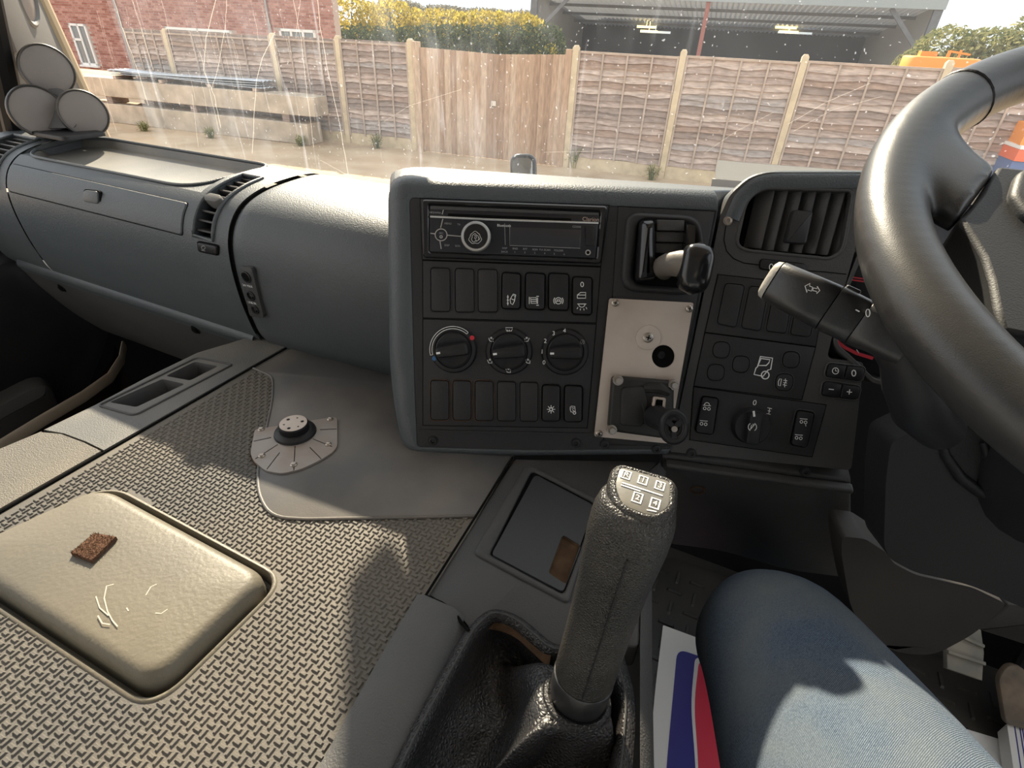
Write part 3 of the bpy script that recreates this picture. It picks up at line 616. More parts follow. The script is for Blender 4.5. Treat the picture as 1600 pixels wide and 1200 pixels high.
# unseen mirror shape added outside the windscreen to cast shade on the engine cover
KM = thing('added_shade_mirror', 'added unseen mirror shape outside the windscreen, shading the engine cover', 'mirror', tk(-.74, .99, .15))
m = MB(); kr_ = [tk(a - .0305, .97, c + .033) for a, c in rpx([(-.793, .150), (-.776, .150), (-.756, .168), (-.716, .186), (-.69, .215), (-.66, .42), (-.793, .42)], [.014, .006, .02, .02, .02, .03, .03], 5)]  # outline cut so its shadow spares the dash and console tops
m.plate([p + FT * .0 for p in kr_], [], -FT, .05); ob('mirror_housing', m, black, KM, sm=60, bev=.004)  # housing and glass only dress the added shade caster
m = MB(); m.plate([p - FT * .001 for p in inset(kr_, FT, .006)], [], -FT, .0); ob('mirror_glass', m, pane_m, KM)
m = MB(); m.tube([tk(-.766, 1.0, .44), tk(-.766, 1.02, .58), tk(-.766, 1.0, .95)], .014, 10); ob('shade_mirror_arm', m, black, KM)
# roof lining and rear wall of the cab, unseen, added to shade the interior
lining = mat('pale_roof_lining', (.39, .425, .47), .9)
m = MB(); m.box(tk(-.1, .10, .93), RT * 1.35, FT * .78, ZZ * .02); struct('ceiling', m, lining)
m = MB(); m.box(tk(-.1, -.70, -.05), RT * 1.35, FT * .02, ZZ * .98); struct('wall_back', m, lining)
# ================================================================== passenger side of the dashboard
class Prof:
    def __init__(s, pts, n=90):
        P = [Vector((p[0], p[1], 0)) for p in pts]; d = []
        for i in range(len(P) - 1):
            p0, p1, p2, p3 = P[max(i - 1, 0)], P[i], P[i + 1], P[min(i + 2, len(P) - 1)]
            for k in range(12):
                t_ = k / 12; d.append(.5 * ((2 * p1) + (p2 - p0) * t_ + (2 * p0 - 5 * p1 + 4 * p2 - p3) * t_ ** 2 + (3 * p1 - p0 - 3 * p2 + p3) * t_ ** 3))
        d.append(P[-1]); s.d = d; L = [0]
        for i in range(1, len(d)): L.append(L[-1] + (d[i] - d[i - 1]).length)
        s.L = L; s.len = L[-1]
    def at(s, q, off=0):
        """q: length along the profile"""
        q = min(max(q, 0), s.len - 1e-6); i = 0
        while s.L[i + 1] < q: i += 1
        t_ = (q - s.L[i]) / (s.L[i + 1] - s.L[i]); p = s.d[i].lerp(s.d[i + 1], t_)
        g = (s.d[min(i + 2, len(s.d) - 1)] - s.d[max(i - 1, 0)]).normalized()
        return p.x - g.y * off, p.y + g.x * off
    def find(s, b=None, c=None):
        R_ = [i for i in range(len(s.d)) if s.d[i].x < .69]
        best = min(R_, key=lambda i: abs(s.d[i].x - b) * (1 if c is None else 1) if c is None else (abs(s.d[i].y - c) if b is None else (s.d[i] - Vector((b, c, 0))).length))
        return s.L[best]
PL_ = Prof([(.514, -.434), (.503, -.412), (.497, -.385), (.492, -.351), (.490, -.311), (.492, -.279), (.498, -.256), (.510, -.236), (.530, -.2195), (.56, -.209), (.60, -.2035), (.66, -.203), (.70, -.213), (.78, -.25), (.90, -.31)])
PR_ = PL_
def sweep(mb, P, a0, a1, q0, q1, off=0, na=2, nq=40, aoff=None, shift=0):
    def fn(u, v):
        a = a0 + (a1 - a0) * u; b, c = P.at(q0 + (q1 - q0) * v, off + (aoff(a) if aoff else 0)); return tk(a, b + shift * u, c)
    return mb.grid(fn, na, nq)
def patch(mb, P, a0, a1, q0, q1, h0, h1, rr=.006, n=14):
    """a closed slab lying on the profile, rounded at its edge"""
    e = .0016
    def ring(h, ins):
        A0, A1, Q0, Q1 = a0 + ins, a1 - ins, q0 + ins, q1 - ins; pts = []
        R_ = max(rr - ins, .001)
        base = rpx([(A0, Q0), (A1, Q0), (A1, Q1), (A0, Q1)], R_, 4)
        out = []
        for i in range(len(base)):
            p, q = base[i], base[(i + 1) % len(base)]; L_ = math.hypot(q[0] - p[0], q[1] - p[1]); k = max(1, int(L_ / .006)) if abs(q[1] - p[1]) > 1e-4 else 1
            for j in range(k): out.append((p[0] + (q[0] - p[0]) * j / k, p[1] + (q[1] - p[1]) * j / k))
        return out
    r0 = ring(0, 0); N_ = len(r0)
    def lift(r_, h): return [tk(a, *P.at(q, h)) for a, q in r_]
    cA, cQ = (a0 + a1) / 2, (q0 + q1) / 2
    def shr(r_, d): 
        return [(a + (d if a < cA else -d) * min(1, abs(a - cA) / (.5 * (a1 - a0)) * 1.0), q + (d if q < cQ else -d) * min(1, abs(q - cQ) / (.5 * (q1 - q0)))) for a, q in r_]
    mb.loft([lift(r0, h0), lift(r0, h1 - e), lift(shr(r0, e * .4), h1 - e * .3), lift(shr(r0, e), h1)], False, False)
    # top as a grid of strips between left and right of the ring at equal q
    qs = sorted(set(round(q, 5) for _, q in shr(r0, e)))
    rows = []
    for q in qs:
        aa = [a for a, q2 in shr(r0, e) if abs(q2 - q) < 2e-5]; rows.append((min(aa), max(aa), q))
    rows = [x for x in rows if x[1] - x[0] > .003]
    mb.grid(lambda u, v: (lambda r_: tk(r_[0] + (r_[1] - r_[0]) * u, *P.at(r_[2], h1)))(rows[min(int(round(v * (len(rows) - 1))), len(rows) - 1)]), 1, len(rows) - 1)
    return mb
D = thing('passenger_dashboard', 'grey plastic passenger side dashboard with open tray, flap and air vents', 'dashboard', tk(-.9, .5, -.45))
sTray = PL_.find(b=.535)
m = MB(); sweep(m, PL_, -1.185, -.745, 0, sTray, 0, 2, 60)
TN = tk(0, -.10, 1).normalized(); TP = (tk(-.9, .535, -.2178), TN)
def tpl(a, b): p = tk(a, b, 0); return p + ZZ * ((TP[0] - p).dot(TN) / TN.z)
tray_px = rpx([(43, 243), (296, 293), (424, 261), (168, 219), (99, 217)], [22, 34, 22, 10, 26], 8)
ring = ons(TP, tray_px)
outer = [tpl(-1.185, .5345), tpl(-.745, .5345), tpl(-.745, .672), tpl(-1.185, .672)]
m.plate(outer, [ring], TN, 0)
m.grid(lambda u, v: tpl(-1.185 + .44 * u, .672).lerp(tk(-1.185 + .44 * u, .90, -.31), v), 1, 1)
m.add([tk(-1.185, *PL_.at(PL_.len * k / 20)) for k in range(21)], [list(range(21))])
ob('dash_body', m, grey_dash, D, sm=50)
m = MB(); R1 = ring; R2 = [p - TN * .003 for p in inset(ring, TN, .003)]; R3 = [p - TN * .0105 for p in inset(ring, TN, .006)]; R4 = [p - TN * .012 for p in inset(ring, TN, .010)]
m.loft([R1, R2, R3, R4], False, True); ob('open_tray', m, mat('dusty_tray_plastic', (.12, .118, .112), .42, .2, 500, .5, dust=.6, dcol=(.32, .28, .22), dscale=7), D, recalc=False, sm=60)['label'] = 'shallow dusty open tray on top of the dashboard'
m = MB(); rim = [p + TN * .0015 for p in inset(ring, TN, -.003)]; m.tube(rim, .0024, 8, closed=True); ob('tray_rim', m, grey_dash, D)
# flap
q0, q1 = PL_.find(c=-.270), PL_.find(b=.516, c=-.229)
m = MB(); patch(m, PL_, -1.185, -.750, q0 - .002, q1 + .002, -.001, .0004); ob('flap_gap', m, void, D, sm=60)
m = MB(); patch(m, PL_, -1.183, -.752, q0, q1, -.001, .0022); fl = ob('flap', m, grey_dash, D, sm=60); fl['label'] = 'long storage flap with small square latch'
p = on((tk(-.96, PL_.at((q0 + q1) / 2)[0], -.24), (-FT * .93 + ZZ * .37).normalized()), 144, 307); n = (-FT * .95 + ZZ * .3).normalized()
lp = (tk(-.96, *PL_.at((q0 + q1) / 2, .0022)), n); m = MB(); m.pad(ons(lp, quad((133, 297), (155, 299), (156, 319), (132, 315), 5)), n, -.003, .003, .0012); ob('latch', m, grey_dash, fl)
m = MB(); m.pad(ons(lp, quad((131, 295), (157.5, 298), (158.5, 321), (130, 317), 6)), n, -.004, .0006, 0); ob('latch_gap', m, void, fl)
# vent strips
def vent(a0, a1, oa0, oa1, qA, qB, nsl, knob):
    m = MB(); P = PL_
    sweep(m, P, a0, a1, 0, qA, 0, 1, 40); sweep(m, P, a0, a1, qB, P.len, 0, 1, 30); sweep(m, P, a0, oa0, qA, qB, 0, 1, 24); sweep(m, P, oa1, a1, qA, qB, 0, 1, 24)
    for a in (oa0, oa1): m.grid(lambda u, v: tk(a, *P.at(qA + (qB - qA) * v, -.03 * u)), 2, 24)
    for q in (qA, qB): m.grid(lambda u, v: tk(oa0 + (oa1 - oa0) * v, *P.at(q, -.03 * u)), 2, 1)
    pr_ = ob('vent_surround', m, grey_dash, D, recalc=False)
    m = MB(); sweep(m, P, oa0, oa1, qA, qB, -.028, 1, 20); ob('duct', m, void, D, recalc=False)
    v_ = None
    for k in range(nsl):
        q = qA + (qB - qA) * (k + .6) / nsl; m = MB()
        A = P.at(q, -.003); B = P.at(q + .004, -.02); up = Vector((A[0] - B[0], A[1] - B[1]))
        mid = tk((oa0 + oa1) / 2, (A[0] + B[0]) / 2, (A[1] + B[1]) / 2); dv = (tk(0, A[0], A[1]) - tk(0, B[0], B[1])) / 2
        m.box(mid, RT * ((oa1 - oa0) / 2 - .0005), dv, RT.cross(dv).normalized() * .0014)
        ob('slat', m, dark_trim, D, bev=.0006)
    path = [tk(oa0, *P.at(qA + (qB - qA) * k / 20, .001)) for k in range(21)] + [tk(oa1, *P.at(qB + (qA - qB) * k / 20, .001)) for k in range(21)]
    m = MB(); m.tube(path, .0026, 8, closed=True); ob('vent_rim', m, grey_dash, D)
    if knob:
        q = qA + (qB - qA) * .42; A = P.at(q, .004); n = (tk(0, *P.at(q, 1)) - tk(0, *P.at(q, 0))).normalized(); c_ = tk((oa0 + oa1) / 2 + .003, *A); u = RT; w = n.cross(u)
        m = MB(); m.pad([c_ + u * x + w * y for x, y in rpx([(-.017, 0), (-.010, .007), (.010, .007), (.017, 0), (.010, -.007), (-.010, -.007)], .003, 3)], n, -.012, .004, .002); ob('vent_knob', m, grey_trim, D)['label'] = 'lozenge shaped grey vent adjuster'
vent(-.745, -.662, -.729, -.690, PL_.find(c=-.266), PL_.find(b=.60), 9, True)
vent(-1.34, -1.19, -1.29, -1.215, PL_.find(c=-.270), PL_.find(b=.585), 9, False)
# rocker under the vent
qs_ = PL_.find(c=-.292); n = (tk(0, *PL_.at(qs_, 1)) - tk(0, *PL_.at(qs_, 0))).normalized(); sp = (tk(-.69, *PL_.at(qs_)), n)
m = MB(); m.pad(ons(sp, quad((308, 376), (342, 383), (343, 400), (310, 393), 5)), n, -.002, .0008); ob('switch_recess', m, void, D)
m = MB(); m.pad(ons(sp, quad((311, 378), (341, 384.5), (341.5, 397.5), (312.5, 391.5), 4)), n, -.002, .004, .0015); sw = ob('rocker_switch', m, black, D)
sym(sw, (sp[0] + n * .004, n), [['c'] + circ(318, 387, 3, 10), [(315, 391), (321, 392)]], .8, grey_ink)
# middle curved section up to the console
m = MB(); A0, A1 = -.6600, -.36
sweep(m, PR_, A0, A1, 0, PR_.len, 0, 24, 70, aoff=lambda a: -.005 * max(0, 1 - (a - A0) / .012) ** 2, shift=.02)
ob('curved_panel', m, grey_dash, D, sm=60)
m = MB(); sweep(m, PR_, -.6645, -.657, 0, PR_.len, -.004, 1, 60); ob('seam', m, void, D, recalc=False)
# socket plate
n = (-FT * .998 - ZZ * .045).normalized(); kp = (tk(-.64, .4905, -.35), n)
m = MB(); m.pad(ons(kp, rpx([(375, 417), (394, 418), (413, 494), (410, 497), (393, 494), (390, 490)], [4, 5, 4, 3, 4, 4])), n, -.004, .0015, .0008); sp_ = ob('socket_plate', m, dark_trim, D)
for k, (x, y, r_) in enumerate(((386.5, 432, 9.5), (394, 461.5, 8), (400.5, 483, 7.5))):
    c_ = on(kp, x, y); kk = c_.dot(FW) / FPX * r_; m = MB()
    m.lathe(c_, n, [(kk, 0), (kk, .003), (kk * .85, .0035), (kk * .78, .002)], 20); ob('socket', m, black, sp_)
    m = MB(); m.lathe(c_, n, [(kk * .76, .001), (kk * .7, .0027)] if k == 0 else [(kk * .76, .001), (kk * .55, .0035), (kk * .3, .004)], 16); ob('socket_insert', m, void if k == 0 else gloss_black, sp_)
text(sp_, '24V MAX', kp, 388.5, 446, 4, white_ink, .2, .002); text(sp_, 'LINE IN', kp, 395.5, 472.5, 4, white_ink, .2, .002)
# lower padded rail and knee panel
LP_ = Prof([(.522, -.415), (.510, -.417), (.503, -.423), (.502, -.432), (.508, -.445), (.525, -.49), (.56, -.56), (.60, -.62)])
m = MB(); sweep(m, LP_, -1.30, -.672, 0, LP_.find(c=-.445), 0, 2, 20); ob('lower_rail', m, grey_dash, D, recalc=False)
m = MB(); sweep(m, LP_, -1.30, -.672, LP_.find(c=-.445), LP_.len, 0, 2, 20); m.add([tk(-.672, *LP_.at(LP_.len * k / 16)) for k in range(17)] + [tk(-.672, .62, -.42)], [list(range(18))]); ob('knee_panel', m, dark_trim, D, recalc=False)
for x, y in ((97, 450), (306, 515)):
    q = LP_.find(c=-.465); n = (tk(0, *LP_.at(q, 1)) - tk(0, *LP_.at(q, 0))).normalized(); c_ = on((tk(-1, *LP_.at(q)), n), x, y)
    m = MB(); m.lathe(c_, n, [(.009, -.001), (.009, .0012), (.006, .0012), (.006, -.004)], 16); ob('screw_hole', m, void, D)
# ---- left windscreen pillar
def onb(x, y, b): return on((tk(0, b, 0), -FT), x, y)
R0, R1_, L0, L1_ = onb(166, 222, .88), onb(60, -10, .86), onb(36, 225, .62), onb(-18, -20, .60)
pm = []
for k in range(9):
    t_ = -.1 + 2.6 * k / 8; r_ = R0 + (R1_ - R0) * t_; l_ = L0 + (L1_ - L0) * t_; row = []
    for j in range(9):
        u = j / 8; row.append(l_.lerp(r_, u) + (-FT * .6 + RT * .8) * (.03 * math.sin(math.pi * u)))
    pm.append(row)
m = MB(); m.loft(pm, False, False, closed=False); tr = struct('trim_1', m, pillar_m, recalc=False, sm=60)
m = MB(); m.tube([R0 + (R1_ - R0) * (-.05 + 2.5 * k / 8) for k in range(9)], .014, 10); ob('weatherstrip', m, beige, tr)['label'] = 'sunlit beige edge strip along the windscreen'
m = MB(); m.tube([L0 + (L1_ - L0) * (-.3 + 2.8 * k / 8) - RT * .012 for k in range(9)], .02, 10); m.tube([L0 + (L1_ - L0) * (-.3 + 2.8 * k / 8) - RT * .05 + FT * .01 for k in range(9)], .022, 10); ob('door_seal', m, deep, tr)
pc = pm[2][4]; u = (pm[3][4] - pm[2][4]).normalized(); w = (pm[2][5] - pm[2][3]).normalized(); n = u.cross(w).normalized(); n = -n if n.dot(pc) > 0 else n
gp = (pm[4][5] + n * .003, n); c_ = on(gp, 38, -6)
m = MB(); m.lathe(c_, n, [(.052, -.02), (.052, .004), (.047, .007), (.042, .004), (.040, .0)], 36); ob('speaker_ring', m, pillar_m, tr)
m = MB(); m.lathe(c_, n, [(.041, -.02), (.041, .002), (.02, .006), (.003, .007)], 36); ob('speaker_grille', m, mesh_m, tr)
c_ = on((pm[2][1] + n * .002, n), 4, 62); m = MB(); m.box(c_, u * .022, w * .012, n * .012); ob('clip', m, black, tr, bev=.004)
# ---- three round speakers on the dashboard
pb = on(flat(-.196), 92, 212); zz = pb.dot(FW)
T = thing('speaker_cluster', 'three round grey mesh speakers clustered on the far left of the dashboard', 'speaker', pb)
nd = (-(pb.normalized()) * .88 + RT * .34 + ZZ * .08).normalized()
for k, (x, y, r_) in enumerate(((74, 109, 36), (59, 174, 37), (130.5, 177, 34))):
    c_ = dep(x, y, zz + (.0, -.012, .006)[k]); R_ = r_ * zz / FPX
    m = MB(); m.lathe(c_, nd, [(R_ * .55, -.035), (R_ * .93, -.02), (R_, -.006), (R_, .001), (R_ * .965, .0035), (R_ * .91, .002), (R_ * .90, -.002)], 40); hs_ = ob('speaker_housing', m, mat('speaker_rim_plastic', (.05, .048, .047), .4, 0, 1, .4) if k == 0 else MT['speaker_rim_plastic'], T)
    m = MB(); m.lathe(c_, nd, [(R_ * .91, -.002), (R_ * .90, .0012), (R_ * .7, .0035), (R_ * .35, .005), (R_ * .03, .0055)], 40); ob('mesh_cover', m, mesh_m, hs_)
c_ = dep(90, 160, zz + .02); m = MB()
m.loft([[dep(x, y, zz + d) for x, y in rpx([(72, 138), (100, 138), (122, 200), (62, 200)], 10, 4)] for d in (.0, .045)]); ob('bracket', m, MT['speaker_rim_plastic'], T)
m = MB(); m.pad([pb + RT * x + FT * y for x, y in rpx([(-.05, -.025), (.06, -.025), (.06, .05), (-.05, .05)], .012)], ZZ, 0, .007, .002); ob('base_plate', m, black, T)
# ================================================================== centre console
K = CP[1]; 
def lift(pl, h): return (pl[0] + pl[1] * h, pl[1])
def kpx(pl, x, y): return on(pl, x, y).dot(FW) / FPX
def insert(par, pl, ringpx, h, name, mt, gap=1.2, hg=.0003, bev=.0006, r=0):
    n = pl[1]; rg = ons(pl, ringpx); k = kpx(pl, *ringpx[0]) * gap
    m = MB(); m.pad(inset(rg, n, -k), n, -.001, h + hg); ob(name + '_gap', m, void, par)
    m = MB(); m.pad(rg, n, h, h + .0012, bev); return ob(name, m, mt, par)
grimy = mat('grimy_rim_plastic', (.030, .024, .020), .6, .3, 700, .25, dust=.9, dcol=(.13, .065, .035), dscale=40)
def blank(par, pl, q, h, mt=None, r=5, name='blank_cover', rim_m=None):
    n = pl[1]; rg = ons(pl, quad(*q, r)); k = kpx(pl, *q[0])
    m = MB(); m.frame(inset(rg, n, -k * 2.6), inset(rg, n, -k * 1.0), n, h - .001, h + .0010, .0005); ob('blank_rim', m, rim_m or mt or face_black, par)
    m = MB(); m.pad(inset(rg, n, -k * 1.2), n, h - .001, h + .00025); ob('blank_gap', m, void, par)
    m = MB(); m.pad(rg, n, h, h + .0011, .0006); return ob(name, m, mt or face_black, par)
def rocker(par, pl, q, h, syms=(), w=1.1, r=5, up=.0052):
    n = pl[1]; rg = ons(pl, quad(*q, r)); k = kpx(pl, *q[0])
    m = MB(); m.frame(inset(rg, n, -k * 3.4), inset(rg, n, -k * 1.6), n, h - .001, h + .0012, .0005); b_ = ob('switch_bezel', m, face_black, par)
    m = MB(); m.pad(inset(rg, n, -k * 1.8), n, h - .001, h + .0003); ob('switch_gap', m, void, par)
    # rocker: low at the top, proud at the bottom
    c_ = sum(rg, Vector()) / len(rg); ups = (on(pl, *q[0]) - on(pl, *q[3])).normalized(); hl = (on(pl, *q[0]) - on(pl, *q[3])).length / 2
    def hh(p): return up * (1 - .42 * ((p - c_).dot(ups) / hl * .5 + .5))
    top = inset(rg, n, .0011); m = MB(); m.loft([[p + n * h for p in rg], [p + n * (h + hh(p) - .0012) for p in rg], [p + n * (h + hh(p) - .0003) for p in inset(rg, n, .0004)], [p + n * (h + hh(p)) for p in top]])
    o_ = ob('rocker_switch', m, black, par, sm=40)
    if syms:
        sl = -.42 * up / (2 * hl); n2 = (n - ups * sl).normalized(); pl2 = (c_ + n * (h + up * (1 - .21) + .0003), n2)
        sym(o_, pl2, syms, w, white_ink)
    return o_
def screw(par, pl, x, y, r_, h, mt, kind='cross', name='screw'):
    n = pl[1]; c_ = on(pl, x, y); R_ = kpx(pl, x, y) * r_; m = MB()
    if kind == 'hex': m.lathe(c_ + n * h, n, [(R_, -.001), (R_, .0035), (R_ * .85, .0045), (.0003, .0046)], 6)
    elif kind == 'torx': m.lathe(c_ + n * h, n, [(R_ * 1.35, -.001), (R_ * 1.3, .0012), (R_, .0010), (R_, .0022), (R_ * .55, .0026), (R_ * .5, .0006), (.0003, .0005)], 18)
    else: m.lathe(c_ + n * h, n, [(R_, -.001), (R_, .0012), (R_ * .7, .0024), (.0003, .0029)], 18)
    s_ = ob(name, m, mt, par)
    if kind == 'cross':
        m = MB(); u = (on(pl, x + 10, y + 3) - c_).normalized(); w = n.cross(u)
        for d in (u, w): m.bar(c_ - d * R_ * .5 + n * (h + .0028), c_ + d * R_ * .5 + n * (h + .0028), R_ * .22, n, .0006)
        ob('cross_slot', m, void, s_)
    return s_
T = thing('centre_console', 'padded centre console angled to the driver with rows of rocker switches and three dials', 'console', on(CP, 800, 700))
# padded surround
face = [(641, 309), (965, 322), (1120, 330), (1046, 700), (940, 700), (820, 698), (652, 696)]
outp = rpx([(599, 268), (1124, 291), (1118, 330), (1046, 712), (820, 714), (624, 712), (603, 600)], [42, 6, 0, 8, 0, 30, 60], 7)
og = ons(CP, outp); ii = ons(CP, rpx([(640, 309), (1120, 329), (1117, 345), (1046, 701), (820, 703), (652, 698), (648, 600)], [9, 1, 0, 1, 0, 6, 20], 7))
rd = .022; L = [[p - K * .006 for p in ii], ii, inset(ii, K, -.002)]
g0 = inset(og, K, rd * .92)
L = [[p - K * .006 for p in ii], [p - K * .001 for p in ii], [p for p in inset(ii, K, -.001)]]
# keep the flat band from crossing the rounding on the thin sides
for k in range(7):
    a = math.pi / 2 * k / 6; L.append([ii_.lerp(o_, (1 - (1 - math.sin(a)) * min(.85, rd / max(.0006, (o_ - ii_).length)))) - K * (rd * (1 - math.cos(a))) * min(1, (o_ - ii_).length / rd) for ii_, o_ in zip(inset(ii, K, -.001), og)])
def back(p, q, d):
    t_ = max(0, min(1, (on(CP, 700, 400) - q).dot(Vector((1, 0, 0))) / .07))
    return p + (FT * .65 + (-RT) * .48 * t_ + RT * .2 * (1 - t_) - ZZ * .10).normalized() * d
L.append([back(p, q, .03) for p, q in zip(L[-1], og)]); L.append([back(p, q, .17) for p, q in zip(L[-2], og)])
m = MB(); m.loft(L, False, True); ob('padded_surround', m, grey_dash, T, sm=60)
m = MB(); m.pad(inset(ii, K, .0002), K, -.02, 0.0); ob('face_panel', m, face_black, T)
# inserts
F = 0.0
insert(T, CP, [(657, 311), (951, 321.5), (938, 415.5), (660.5, 405)], 0, 'radio_bay', face_black)
insert(T, CP, [(661, 407.5), (938, 418), (931, 504), (661.5, 496)], 0, 'switch_panel', face_black)
insert(T, CP, [(661.5, 499), (931, 507), (917, 668), (661.5, 664)], 0, 'heater_panel', face_black)
insert(T, CP, [(966, 323), (1117, 331), (1043, 697), (943, 694)], -.0003, 'brake_panel', face_black)
m = MB(); m.bar(on(CP, 656, 672) + K * .001, on(CP, 930, 678) + K * .001, .002, K, .002); ob('ridge', m, face_black, T)
row1 = [(674, 703, 419, 486), (712, 740.5, 420, 487), (747.5, 777, 421, 487)]
h = .0012
for x0, x1, y0, y1 in row1: blank(T, CP, ((x0, y0), (x1, y0 + 1), (x1 + .5, y1), (x0 + .5, y1)), h)
lane = [[(793.5, 461), (793.5, 477)], [(792, 464), (795, 464)], [(792, 469), (795, 469)], [(792, 474), (795, 474)], ['c', (798, 474), (797, 468), (801, 461), (805, 463), (804, 470), (801, 476)], [(801, 461), (802, 459.5), (806, 461), (805, 464)], [(799, 467), (804, 469)]]
tanker = [['c', (829, 465), (838, 465), (839, 474), (830, 474)], [(829, 468), (839, 468)], [(829, 471), (839, 471)], [(838, 463), (842, 463)], [(838, 477), (842, 477)], [(827, 464), (827, 475)], [(840, 465), (840, 475)]]
abs_ = [['c'] + circ(872.5, 470, 5, 16), circ(872.5, 470, 7.4, 8, a0=140, a1=220), circ(872.5, 470, 7.4, 8, a0=-40, a1=40), [(869.5, 472), (871, 468), (874, 468), (875.5, 472)], [(870, 470.5), (875, 470.5)]]
door = [['c'] + circ(909.5, 444.5, 2.2, 14, 3.6), [(902, 466), (902, 461), (907, 457), (915, 457), (915, 466), (902, 466)], [(902, 461), (915, 461)], circ(909, 475, 5, 10, a0=180, a1=360), [(902, 475), (916, 475)], [(903, 480), (901.5, 483)], [(907, 482), (906.5, 485)], [(912, 482), (912.5, 485)], [(915.5, 480), (917, 483)]]
for (x0, x1, y0, y1), s_ in zip(((785.5, 813, 426.5, 481), (822, 851, 427, 482), (858, 888, 427.5, 483), (895, 924, 433, 490)), (lane, tanker, abs_, door)):
    rocker(T, CP, ((x0, y0), (x1, y0 + 1.5), (x1 - .8, y1 + 1), (x0 - .6, y1)), h, s_)
for x0, x1, y0, y1 in ((674, 701.5, 594, 655), (708.5, 736, 594.5, 655.5), (743, 770.5, 595, 656), (778, 805.5, 596, 657), (813, 840, 597, 657.5)): blank(T, CP, ((x0, y0), (x1, y0 + 1), (x1, y1), (x0, y1)), h, rim_m=grimy if x0 < 760 else None)
snow = [[(861 + 1.5 * math.cos(a), 639.5 + 1.5 * math.sin(a)), (861 + 6.5 * math.cos(a), 639.5 + 6.5 * math.sin(a))] for a in [k * math.pi / 4 for k in range(8)]] + [['c'] + circ(861, 639.5, 2.6, 10)]
cab = [['c', (891, 636), (893, 634.5), (898, 635), (899, 644), (892, 643.5), (891, 640)], ['c'] + circ(897.5, 645, 2.2, 10), [(893, 637), (897, 638)], [(894, 640), (897, 642)]]
for (x0, x1, y0, y1), s_ in zip(((848, 874.5, 601, 656), (882.5, 909, 602, 657)), (snow, cab)): rocker(T, CP, ((x0, y0), (x1, y0 + 1), (x1 - 1, y1), (x0 - .6, y1)), h, s_)
def dial(x, y, ang, R=37, r_=26.5):
    c_ = on(CP, x, y) + K * h; k = kpx(CP, x, y); m = MB()
    m.lathe(c_, K, [(R * k, 0), (R * k * .985, .0015), (R * k * .93, .0034), (R * k * .80, .0042), (R * k * .76, .0030), (.001, .0030)], 48); d_ = ob('dial', m, black, T)
    m = MB(); m.lathe(c_, K, [(r_ * k, .002), (r_ * k, .0055), (r_ * k * .96, .0062), (r_ * k * .92, .0058), (.001, .0056)], 40); ob('dial_knob', m, black, d_)
    u = (on(CP, x + 10 * math.cos(ang), y - 10 * math.sin(ang)) - on(CP, x, y)).normalized(); w = K.cross(u); hw, hl = r_ * k * .38, r_ * k * .98
    m = MB(); rg = [c_ + u * a_ + w * b_ for a_, b_ in rpx([(-hl, -hw * .82), (hl, -hw * 1.05), (hl, hw * 1.05), (-hl, hw * .82)], .005, 4)]; m.pad(rg, K, .003, .0165, .004); ob('finger_grip', m, black, d_)
    m = MB(); m.box(c_ - u * (hl - .0038) + K * .0165, u * .0022, w * .0011, K * .0005); ob('pointer', m, white_ink, d_)
    return d_
d1 = dial(709, 546, math.radians(9)); d2 = dial(795.5, 548.5, math.radians(6)); d3 = dial(882.5, 549.5, math.radians(1))
CPh = lift(CP, h + .0036)
sym(d1, CPh, [circ(707.5, 546, 36, 22, a0=195, a1=48), circ(707.5, 546, 32.5, 22, a0=195, a1=48), [(672.8, 555), (676.2, 554)], [(731.6, 519.5), (729.3, 522)]], .9, white_ink)
for (x, y, mm) in ((678.5, 560, blue_ink), (737.5, 528, red_ink)):
    c_ = on(CPh, x, y); m = MB(); m.lathe(c_, K, [(.0028, -.0008), (.0026, .0004), (.0003, .0006)], 12); ob('dial_mark', m, mm, d1)
def seat(x, y, s=1): return [[(x - 3 * s, y - 3), (x - 1 * s, y + 2), (x + 3 * s, y + 2.5)], ['c'] + circ(x + 1 * s, y - 3, 1.1, 8), [(x + 4 * s, y - 2), (x + 4 * s, y + 3)]]
sym(d2, CPh, [['c', (790, 512), (801, 512), (799.5, 517), (791.5, 517)], [(793, 519), (793, 515)], [(796, 519.5), (796, 515)]] + seat(766.5, 531) + seat(824, 531, -1) + seat(764.5, 565) + seat(824, 565) + seat(793.5, 579.5), .9, white_ink)
for s_, x, y in (('0', 850, 566.5), ('1', 847, 549.5), ('2', 852, 533), ('3', 865, 521), ('4', 882, 517)): text(d3, s_, CPh, x, y, 7, white_ink)
sym(d3, CPh, [['c'] + circ(910, 534.5, 3.4, 12), [(907.5, 532), (912.5, 537)], [(912.5, 532), (907.5, 537)]], .8, grey_ink)
for x, y in ((676.5, 688.5), (900, 692), (945, 694), (1025.5, 701)): screw(T, CP, x, y, 6, .0, MT['black_plastic'], 'torx')
